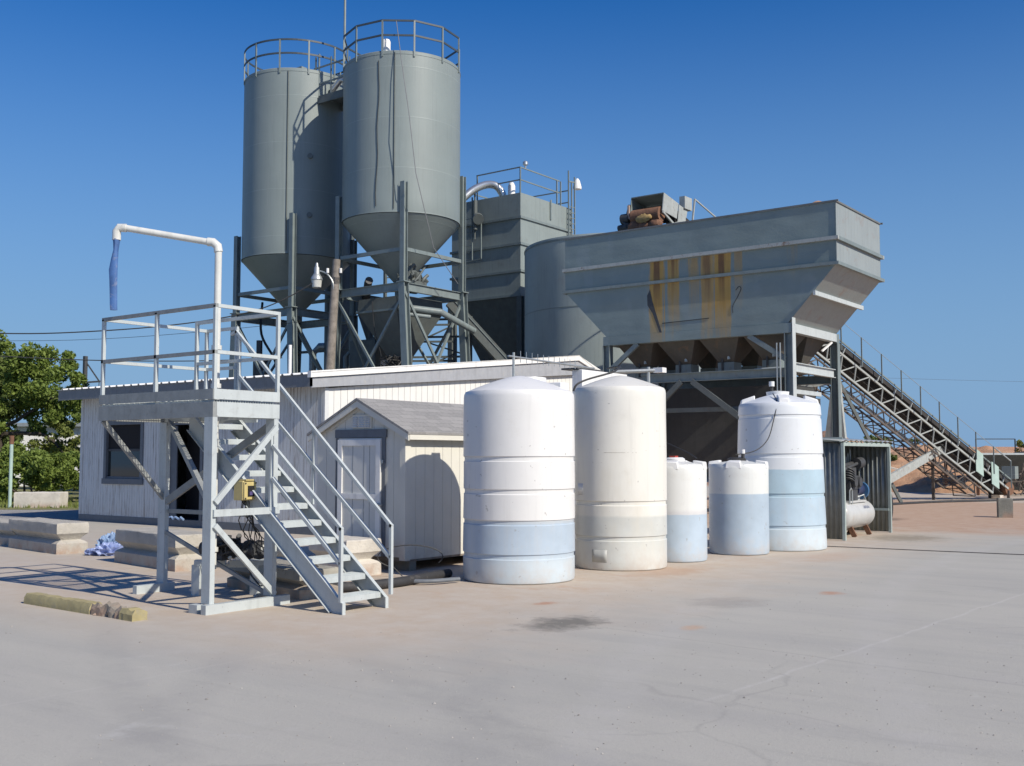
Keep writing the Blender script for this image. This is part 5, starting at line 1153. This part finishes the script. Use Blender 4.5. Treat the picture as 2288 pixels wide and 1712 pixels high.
# ------------------------------------------------------------------ compressor shelter
def shelter():
    t = thing('compressor_shelter', 'open fronted corrugated steel shelter beside the tapered tank', 'shelter', (-8.3, 22.3, 0)); G_ = M['galv']
    def corr(p, q, z0, z1a, z1b, nm, mat=M['corr']):
        p = V(*p, 0); q = V(*q, 0); L_ = (q-p).length; d = (q-p)/L_; nrm = V(-d.y, d.x, 0); n = int(L_/.0125); vs = []; f = []
        for i in range(n+1):
            s = L_*i/n; off = .014*math.sin(s*2*math.pi/.1); a = p+d*s+nrm*off; vs += [(a.x,a.y,z0),(a.x,a.y,z1a+(z1b-z1a)*i/n)]
        b = MB(); b.add(vs, [(2*i,2*i+2,2*i+3,2*i+1) for i in range(n)]); return b.build(nm, mat, t, True, solid=.003)
    X1, X0, Ya, Yb = -7.62, -8.75, 21.08, 23.9
    corr((X0,Ya),(X1,Ya),0.02,1.98,1.9,'side_wall'); corr((X0,Ya),(X0,Yb),.02,1.98,1.98,'back_wall'); corr((X0,Yb),(X1,Yb),.02,1.98,1.9,'side_wall')
    for y in (Ya-.0, Yb): MB().box(X1-.02,X1+.04,y-.03,y+.03,0,1.92).build('post', M['corrtrim'], t)
    # roof: corrugated, ribs along x
    n = 240; vs = []
    for i in range(n+1):
        y = Ya-.12+(Yb+.12-Ya+.12)*i/n; z = .014*math.sin(y*2*math.pi/.3)
        vs += [(X0-.1,y,2.06+z),(X1+.08,y,1.97+z)]
    MB().add(vs, [(2*i,2*i+2,2*i+3,2*i+1) for i in range(n)]).build('roof', G_, t, True, solid=.004)
    MB().box(X1-.0,X1+.035,Ya+.03,Yb-.03,1.86,1.935).build('header', M['corrtrim'], t)
    MB().box(X0-.1,X1+.02,Ya-.03,Ya-.015,1.95,2.03).build('edge_trim', M['corrtrim'], t)
    MB().bar((X0+.1,Yb-.05,.5),(X1,Yb-.05,.5), .03, .05).build('girt', M['corrtrim'], t)
M['corr'] = paint('weathered_corrugated_iron', (.20,.215,.205), .5, .15, (.16,.13,.1), .4, 5, metal=.3)
M['corrtrim'] = paint('shelter_edge_paint', (.36,.42,.39), .5, .1, (.25,.18,.14), .3, 5)
shelter()
def compressor():
    DY = .3
    t = thing('air_compressor', 'white horizontal air compressor tank with black pump inside the shelter', 'compressor', (-8.05, 22.2, 0))
    wm = paint('dusty_white_tank_paint', (.50,.50,.48), .35, .06, (.42,.33,.26), .5, 3)
    cy0, cy1, x, z, r = 21.5, 23.3, -7.98, .45, .29
    pts = []; rr = []
    for k in range(7): a = k/6*math.pi/2; pts.append((x,cy0+.16*(1-math.sin(a)),z)); rr.append(max(.02, r*math.sin(a) if k else .02))
    pts2 = [(x,cy0+.16,z),(x,cy1-.16,z)]
    P_ = [(x,cy0+.16*(1-math.sin(k/6*math.pi/2)),z) for k in range(7)]
    pts = [(x,cy0+.16-.16*math.cos(k/6*math.pi/2),z) for k in range(7)]; rr = [max(.03, r*math.sin(k/6*math.pi/2)) for k in range(7)]
    pts += [(x,cy1-.16+.16*math.sin(k/6*math.pi/2),z) for k in range(7)]; rr += [max(.03, r*math.cos(k/6*math.pi/2)) for k in range(7)]
    MB().tube(pts, rr, 32).build('air_tank', wm, t)
    MB().lathe(x+.02, 22.75, [(.0,.0)] and [(.09,.66),(.09,.83)], 16).build('port_box', wm, t)
    for y in (22.1,23.0):
        for s in (-1,1): MB().bar((x+s*.12,y,.2),(x+s*.22,y,.0), .04, .1).build('leg', M['rust'], t)
    d = M['dark']
    MB().box(x-.2,x+.2,21.94,22.89,.70,.74).build('mounting_plate', wm, t)
    b = MB(); b.box(x-.14,x+.16,22.04,22.49,.745,1.15); b.tube([(x+.02,22.14,1.1),(x+.1,22.09,1.42)], .11, 12); b.tube([(x-.02,22.39,1.1),(x-.05,22.49,1.4)], .1, 12)
    b.tube([(x+.1,21.84,1.38),(x+.1,22.64,1.5)], .035, 8)
    for k in range(5): b.tube([(x+.1,22.09,1.14+k*.05),(x+.1,22.10,1.155+k*.05)], .14, 12)
    b.box(x-.2,x+.18,22.15,22.62,.98,1.25); b.box(x-.1,x+.1,22.2,22.6,1.25,1.42); b.tube([(x+.16,22.2,1.12),(x+.24,22.2,1.12)], .1, 12); b.tube([(x+.16,22.48,1.12),(x+.24,22.48,1.12)], .1, 12); b.tube([(x,22.1,1.45),(x,22.7,1.5)], .05, 8)
    b.build('pump_head', d, t)
    b = MB(); b.tube([(x+.08,22.64,1.5),(x+.08,22.92,1.52)], .12, 14); b.build('air_filter', d, t)
    b = MB(); b.tube([(x,22.69,.95),(x,23.04,.95)], .13, 16); b.build('motor', paint('dark_blue_motor', (.03,.04,.09), .4, .2, None), t)
    MB().tube([(x+.02,23.04,.93),(x+.02,23.08,.93),(x+.02,23.16,.93)], [.18,.19,.1], 20).build('motor_fan_cover', paint('blue_motor_cover', (.05,.13,.25), .35, .2, (.2,.3,.4), .4), t)
    b = MB()
    for y in (22.56,22.68,22.81): b.tube([(x-.1,y,.9),(x-.1,y,1.62+(y-22.52)*.6)], .012, 6)
    b.tube([(x+.2,21.89,.68),(x+.2,21.89,.95),(x+.2,21.99,1.0),(x+.2,22.04,.95),(x+.2,22.04,.68)], .015, 6); b.tube([(x+.12,22.54,.8),(x+.2,22.74,.85),(x+.2,22.84,.75)], .015, 6)
    b.build('copper_line', M['galv'], t)
    # faded, unreadable maker's marking on the tank side
    b = MB(); random.seed(6); yy = 22.56
    for k in range(9):
        w_ = random.uniform(.02,.035); h_ = .07
        for (u0,u1,v0,v1) in ((0,.007,0,h_),(w_-.007,w_,0,h_*random.choice((.5,1))),(0,w_,h_*.45,h_*.55)):
            P4 = [(x+(r+.003)*math.cos(.42+v/r), yy+u, z+(r+.003)*math.sin(.42+v/r)) for u, v in ((u0,v0),(u1,v0),(u1,v1),(u0,v1))]; b.add(P4, [(0,1,2,3)])
        yy += w_+.012
    b.build('worn_marking', paint('faded_blue_marking', (.16,.18,.26), .6, .1, None), t, False)
compressor()
def tyre():
    t = thing('old_tyre', 'black tyre leaning behind the far corner of the compressor shelter', 'tyre', (-8.15, 24.9, 0))
    b = MB(); n, m = 36, 12; c = V(-8.1,24.95,.52)
    for i in range(n):
        a = 2*math.pi*i/n
        for k in range(m): q = 2*math.pi*k/m; rr = .4+.12*math.cos(q); b.v.append((c.x+.1*math.sin(q), c.y+rr*math.cos(a), c.z+rr*math.sin(a)))
    for i in range(n):
        for k in range(m): b.f.append((i*m+k, ((i+1)%n)*m+k, ((i+1)%n)*m+(k+1)%m, i*m+(k+1)%m))
    b.build('rubber_ring', M['rubber'], t)
    MB().tube([(-8.13,24.95,.52),(-8.07,24.95,.52)], .29, 20).build('rim', M['rust'], t)
tyre()
o = MB().tube([(-8.2,19.4,.012),(-7.4,19.45,.012),(-5.5,19.6,.012),(-4.0,19.76,.012),(-1.5,19.95,.012)], .007, 6).build('ground_cable', M['cable'], None); tag(o, 'long thin black cable lying straight across the yard to the right', 'cable')

o = MB().tube(bez([(-11.9,36.5,.03),(-11.6,38.5,.03),(-11.0,40.5,.03),(-9.9,42.6,.03),(-9.0,44.6,.03)],6), .05, 8).build('rubber_strip', M['rubber'], None); tag(o, 'black rubber strip lying on the red ground before the conveyor tail', 'rubber strip')
# ------------------------------------------------------------------ right background
def bank():
    n = 90; b = MB(); rows = 10
    for i in range(n+1):
        xc = 14+i*.9; 
        for j in range(rows):
            zc = 66+j*(1.2 if j < 5 else 9); h = (0,.5,1.1,1.8,2.25,2.4,2.6,2.6,2.5,2.4)[j]*(1+.10*mnoise.noise(V(i*.21,j*.4,0))+.05*mnoise.noise(V(i*.9,j,3)))
            a, c = cf(xc, zc+mnoise.noise(V(i*.3,j*.3,9))*1.2); b.v.append((a, c, max(0,h)))
    for i in range(n):
        for j in range(rows-1): q = i*rows+j; b.f.append((q, q+rows, q+rows+1, q+1))
    o = b.build('earth_bank', M['bank'], None); tag(o, None, None, kind='structure')
bank()
mound('sand_pile', 'reddish sand pile behind the conveyor, left of the feed bin', 'sand pile', -15.2, 57.5, 10.5, 6.5, 2.2, -.02, M['sand'], 8, 100, sharp=.8)
mound('sand_pile', 'lower reddish earth heap behind the compressor shelter', 'sand pile', -22.5, 61, 8, 5.5, 3.0, -.02, M['bank'], 15, 80)
t = thing('broken_slabs', 'pale broken concrete slabs lying on the sand pile beside the shelter', 'rubble', (-18.0, 53.6, 0))
for (x,y,z,a,s) in ((-18.4,53.2,1.35,.25,1.7),(-17.3,53.6,1.15,-.3,1.3),(-18.9,53.0,.9,.35,1.4)):
    MB().bar((x-s/2,y-.2,z-a*.6),(x+s/2,y+.3,z+a*.6), .9, .14).build('slab', M['concW'], t, bevel=.02)
def feed():
    t = thing('feed_bin', 'low dark steel feed bin with flared sides at the right edge of the photo', 'feed bin', (-9.5, 49.5, 0))
    ca, sa = .801, .599
    def Q(u, v, z): return (-11.9+ca*u-sa*v, 48.5+sa*u+ca*v, z)
    dk = M['steel_dk']
    def quad(p, q, r_, s_, nm, m=dk): 
        n_ = (V(*q)-V(*p)).cross(V(*s_)-V(*p)).normalized()*.03; pp = [V(*k) for k in (p,q,r_,s_)]; MB().hull8([k-n_ for k in pp],[k+n_ for k in pp]).build(nm, m, t, False)
    quad(Q(.0,0,1.75),Q(6,0,1.75),Q(5.4,1.0,.95),Q(.5,1.0,.95),'side_panel'); quad(Q(.5,1.03,.94),Q(5.4,1.03,.94),Q(5.0,1.5,.2),Q(1.0,1.5,.2),'side_panel')
    quad(Q(0,0,1.75),Q(.5,1.0,.95),Q(.5,3.0,.95),Q(0,4,1.75),'side_panel'); quad(Q(0,4,1.75),Q(6,4,1.75),Q(5.4,3,.95),Q(.5,3,.95),'side_panel'); quad(Q(6,0,1.75),Q(5.4,1,.95),Q(5.4,3,.95),Q(6,4,1.75),'side_panel')
    MB().bar(Q(-.05,-.05,1.76),Q(6.05,-.05,1.76), .08, .08).build('rim', M['plat'], t)
    for u in (.3, 2.9, 5.6):
        for v in (.3, 3.7): MB().bar(Q(u,v,0),Q(u,v,1.7), .12, .12).build('leg', M['rust'], t)
    MB().bar(Q(2.4,-1.2,0),Q(2.4,-1.2,1.05), .1, .1).build('leg', M['rust'], t)
    MB().box(*[v for p in ((-10.5,-10.0),(47.2,47.8),(.75,1.25)) for v in p]).build('control_cabinet', M['silo'], t)
    b = MB(); random.seed(8)
    for k in range(40):
        u_, v_, z_ = random.uniform(1.2,2.8), random.uniform(-1.3,.2), random.uniform(.1,1.2)
        b.bar(Q(u_,v_,z_),Q(u_+random.uniform(-.4,.4),v_+random.uniform(-.3,.3),max(.05, z_+random.uniform(-.5,.5))), .04, .05)
    b.bar(Q(1.0,-.5,.6),Q(3.0,-.5,.6),.06,.06); b.build('frame_lattice', M['rustsoft'], t)
    b = MB()
    for u in (1.8,3.6): b.bar(Q(u,3.9,1.8),Q(u,3.9,2.45), .05, .05)
    b.bar(Q(1.8,3.9,2.45),Q(3.6,3.9,2.45), .04, .04); b.build('guard_rail', M['dark'], t)
feed()
# ------------------------------------------------------------------ vegetation
def foliage(clumps, n, size, seed, holes=1.):
    random.seed(seed); b = MB(); tot = sum(c[3]**2.2 for c in clumps)
    for cx, cy, cz, r, fl in clumps:
        k = int(n*r**2.2/tot); subs = []
        for _ in range(max(5, int(9*holes))):
            v = V(*[random.gauss(0,1) for _ in range(3)]).normalized()*r*random.uniform(.35, .95); v.z *= fl; subs.append((v, r*random.uniform(.22,.42)))
        for i in range(k):
            c0, rs = random.choice(subs); v = V(*[random.gauss(0,1) for _ in range(3)]).normalized()*rs*random.random()**.4; v.z *= .75
            p = V(cx,cy,cz)+c0+v
            if p.z < .1: p.z = .1+random.random()*.3
            s = size*random.uniform(.6,1.5); a = V(*[random.gauss(0,1) for _ in range(3)]).normalized(); c = a.cross(V(*[random.gauss(0,1) for _ in range(3)])).normalized()
            q = a.cross(c)
            b.add([p-a*s, p+c*s*.5, p+a*s, p-c*s*.5+q*s*.25], [(0,1,2,3)])
    return b
def tree(label, x, y, clumps, n, size, seed, leaf, limbs, group='trees at the left edge of the yard', name='leafy_tree'):
    t = thing(name, label, 'tree', (x, y, 0), group)
    cl = [(x+a, y+b_, c, r, f) for a, b_, c, r, f in clumps]
    foliage(cl, n, size, seed).build('crown', leaf, t, False)
    b = MB(); random.seed(seed)
    for (pts, r0) in limbs:
        P_ = bez([(x+p[0], y+p[1], p[2]) for p in pts], 5); m = len(P_); b.tube([p+V(*[random.uniform(-.04,.04) for _ in range(3)]) for p in P_], [r0*(1-.75*i/m) for i in range(m)], 8)
    b.build('trunk', M['bark'], t)
# camera-frame helper offsets: right=(.801,.599), away=(-.599,.801)
def rw(r, a, z): return (.801*r-.599*a, .599*r+.801*a, z)
def C(r, a, z, rad, f=.8): p = rw(r, a, z); return (p[0], p[1], z, rad, f)
bx, by = cf(-21.9, 46)
tree('broad green tree with a dark leaning trunk at the left edge', bx, by, [C(-2.6,0,6.1,1.7),C(-.6,.3,6.0,1.4),C(.9,-.3,5.7,1.35),C(2.2,.2,5.5,1.25),C(-1.6,-.8,4.9,1.9),C(.4,-.6,4.6,1.7),C(2.0,-.2,4.4,1.5),C(-3.6,0,4.4,1.9),C(-2.8,-.5,3.2,1.6),C(3.0,.2,3.7,1.1),C(.2,0,3.6,1.1),C(1.6,.3,3.3,.9),C(3.3,0,4.9,.9)], 34000, .085, 4, M['leafA'],
     [([rw(-1.6,0,0),rw(-1.4,0,1.2),rw(-.8,.1,2.6),rw(-.2,.2,4.2)],.26),([rw(-1.4,0,1.3),rw(-2.2,0,2.6),rw(-2.8,0,4.4)],.18),([rw(-1.0,0,2.0),rw(.4,0,2.6),rw(1.8,0,2.6),rw(2.6,-.1,2.2),rw(3.0,-.1,1.6)],.11),([rw(-.9,0,2.4),rw(.8,0,3.2),rw(2.4,0,4.2)],.12)])
bx, by = cf(-24.6, 52)
tree('darker tree standing behind, cut off by the left edge', bx, by, [C(-1.5,0,5.8,2.4),C(1.0,.5,5.2,2.0),C(-.5,0,3.6,2.2),C(3.,1,4.5,1.5)], 12000, .11, 9, M['leafB'], [([rw(0,0,0),rw(.1,0,2),rw(-.3,0,4.5)],.25)])
def bush(label, r, d, clumps, n, size, seed, leaf, group=None):
    x, y = cf(r, d); t = thing('bush', label, 'bush', (x, y, 0), group); cl = [(x+a, y+b_, c, rr, f) for a, b_, c, rr, f in clumps]
    foliage(cl, n, size, seed).build('crown', leaf, t, False)
    b = MB(); random.seed(seed)
    for k in range(7): q = random.choice(cl); b.tube([(x+random.uniform(-.2,.2),y,0),((x+q[0])/2,(y+q[1])/2,q[2]*.5),(q[0],q[1],q[2])], [.05,.035,.015], 6)
    b.build('stem', M['bark'], t)
gb = 'bushes under the trees'
bush('dark green bush between the thin pole and the white block', -18.3, 41, [C(-1.4,0,1.1,1.15),C(-.3,.2,1.4,1.1),C(.7,-.1,1.0,1.0),C(1.4,.2,1.3,.9)], 15000, .07, 31, M['leafA'], gb)
bush('wide leafy bush right behind the white verge block', -16.9, 38.5, [C(-1.5,0,.9,.95),C(-.4,.2,1.2,1.0),C(.8,-.1,.9,.95),C(1.5,.2,1.2,.85)], 11000, .065, 38, M['leafA'], gb)
bush('olive bush nearest the office corner', -15.9, 42, [C(-.4,0,.8,.9),C(.9,.3,1.6,1.0),C(.2,.4,1.1,.95)], 9000, .07, 32, M['leafC'], gb)
bush('low scrub bush behind the thin pole at the left edge', -20.9, 42.5, [C(-1,0,1.0,1.4),C(.6,.2,.9,1.2),C(.2,.2,1.9,1.0)], 11000, .07, 33, M['leafB'], gb)
bush('tall thin scrub with gaps before the white house', -17.4, 46, [C(-1.2,0,2.3,1.0),C(.5,.2,2.1,1.0),C(1.2,0,2.9,.8),C(-2.2,.3,1.8,1.1),C(-.2,.3,3.1,.7),C(-1.9,.2,3.2,.8),C(.6,.1,3.4,.7)], 9000, .075, 34, M['leafC'], gb)
bush('green bush showing above the roof of the compressor shelter', 18.0, 55, [C(-.6,0,1.7,.8),C(.3,.2,2.3,.7),C(1.1,0,1.4,.7),C(-.9,0,2.3,.4)], 3000, .08, 35, M['leafB'])
bush('small shrub on the earth bank at the right edge of the photo', 32.4, 69, [C(0,0,2.3,.5),C(.7,.2,2.4,.4)], 900, .07, 36, M['leafC'])
bush('low scrub along the top of the earth bank right of the shelter', 24.0, 69, [C(-1.4,0,2.5,.45),C(0,.2,2.6,.35),C(1.6,0,2.5,.4)], 1500, .08, 37, M['leafB'])
# distant tree line on the left
b = foliage([(cf(-70+k*4.2+random.uniform(-1,1), 130+random.uniform(-8,8)))+(2.6, 3.4, .8) for k in range(16)], 9000, .4, 40); o = b.build('distant_tree_line', M['leafB'], None, False); tag(o, 'far off line of trees beyond the road', 'trees', kind='stuff')
# grass tufts
random.seed(44); b = MB()
for i in range(5000):
    r = random.uniform(-24, -12.5); d = 34.6+abs(random.gauss(0, 3.5))+(-.02*(r+12)); x, y = cf(r, d); h = random.uniform(.04,.16); a = random.uniform(0,6.3)
    b.add([(x-.02*math.cos(a),y-.02*math.sin(a),.008),(x+.02*math.cos(a),y+.02*math.sin(a),.008),(x+random.uniform(-.05,.05),y+random.uniform(-.05,.05),h)], [(0,1,2)])
o = b.build('verge_grass', M['leafC'], None, False); tag(o, 'dry green grass along the verge beyond the road', 'grass', kind='stuff')
# white house behind trees
t = thing('white_house', 'low white building seen through gaps in the trees', 'house', (*cf(-25, 62), 0))
def CB(name, r0, r1, d0, d1, z0, z1, m):
    p = [cf(r0,d0),cf(r1,d0),cf(r1,d1),cf(r0,d1)]; MB().hull8([(*q,z0) for q in p],[(*q,z1) for q in p]).build(name, m, t, False)
CB('wall', -27.5, -18, 60, 66, 0, 3.3, M['whitetrim']); CB('roof', -27.8, -17.7, 59.6, 66.4, 3.3, 3.5, M['galv']); CB('window', -23.5, -22.3, 59.95, 59.99, 1.2, 2.3, M['glass']); CB('door', -20.6, -19.7, 59.95, 59.99, 0, 2.1, M['trim'])
# thin pole by verge
t = thing('bollard_pole', 'thin pale green pole with a rusty top at the left edge of the road', 'pole', (*cf(-16.15,35.0),0))
x, y = cf(-16.15, 35.0); MB().tube([(x,y,0),(x,y,2.05)], .055, 10).build('shaft', M['greenplate'], t); MB().tube([(x,y,2.05),(x,y,2.32)], .07, 10).build('cap', M['rust'], t)
# distant mast
x, y = cf(-35.6, 90); t = thing('distant_mast', 'distant dark mast with a triangular bracket behind the trees', 'mast', (x, y, 0))
MB().bar((x,y,0),(x,y,10.0), .28, .28).build('post', M['dark'], t); MB().bar((x,y,9.6),(x+.8*1.2,y+.6*1.2,7.9), .1, .1).build('stay', M['dark'], t); MB().bar((x,y,7.8),(x+.8*1.4,y+.6*1.4,7.9), .12, .14).build('arm', M['dark'], t); MB().bar((x+.8*1.2,y+.6*1.2,7.9),(x+.8*1.1,y+.6*1.1,5.5), .05, .05).build('cable', M['dark'], t)

# ------------------------------------------------------------------ utility pole, lamp, wires
px_, py_ = -28.3, 27.25
t = thing('utility_pole', 'weathered wooden utility pole before the right silo', 'utility pole', (px_, py_, 0))
MB().tube([(px_-.35,py_-.3,0),(px_-.2,py_-.15,4),(px_,py_,8.75)], [.21,.18,.135], 16).build('shaft', M['wood'], t)
for s in (-.25,.22): MB().tube([(px_+s*.8,py_-.1+s*.6,8.25),(px_+s*.8,py_-.1+s*.6,8.42)], .05, 10).build('insulator', M['whitetrim'], t)
b = MB()
for k in range(5): b.tube([(px_+.16*math.cos(a),py_+.16*math.sin(a),7.9+k*.05+.03*math.sin(a*2)) for a in [q*math.pi/6 for q in range(13)]], .008, 5)
b.build('wire_wrap', M['cable'], t)
t = thing('security_lamp', 'grey bell shaped yard lamp on a curved arm from the wooden pole', 'lamp', (px_-.55, py_-.45, 8))
lx, ly = px_-.58, py_-.42
MB().tube(bez([(px_,py_-.14,7.55),(px_-.02,py_-.16,7.9),(px_-.2,py_-.25,8.2),(lx+.12,ly+.1,8.33),(lx,ly,8.33)],6), .028, 8).build('arm', M['galv'], t)
MB().lathe(lx, ly, [(.2,8.0),(.21,8.02),(.2,8.1),(.13,8.2),(.1,8.26),(.1,8.45),(.07,8.5),(.06,8.52),(.05,8.6),(.03,8.64)], 28).build('housing', M['galv'], t)
MB().lathe(lx, ly, [(.12,7.72),(.16,7.74),(.185,7.98),(.19,8.0)], 28).build('lens', paint('ribbed_lamp_lens', (.55,.55,.5), .3, .08, None), t)
def wire(name, label, P_, r=.016, sag=0):
    o = MB().tube(bez(P_, 10), r, 6).build(name, M['cable'], None); tag(o, label, 'cable')
wire('power_line', 'thick overhead wire running from the wooden pole out to the left', [(px_-.2,py_-.1,8.3), (-30.3,25.1,6.8), (-33.2,21.2,5.95), (-37.5,17.2,5.9), (-46,9,6.9)], .022)
wire('power_line', 'lower overhead wire crossing before the treetops', [(-31.2,27.3,5.35), (-33.5,24.5,5.15), (-37,21.2,5.2), (-41,17.0,5.6), (-52,7,7.5)], .02)
for k, (z, lb) in enumerate(((7.4,'uppermost faint distant wire at the left'),)):
    wire('distant_wire', lb, [(px_-.2,py_,6.6), (-40,24,6.3), (-52,17,6.6)], .009)
wire('distant_wire', 'faint distant power wire in the sky at the right', [(*cf(26,105), 9.6),(*cf(52,108), 9.1),(*cf(75,112), 9.4)], .011)
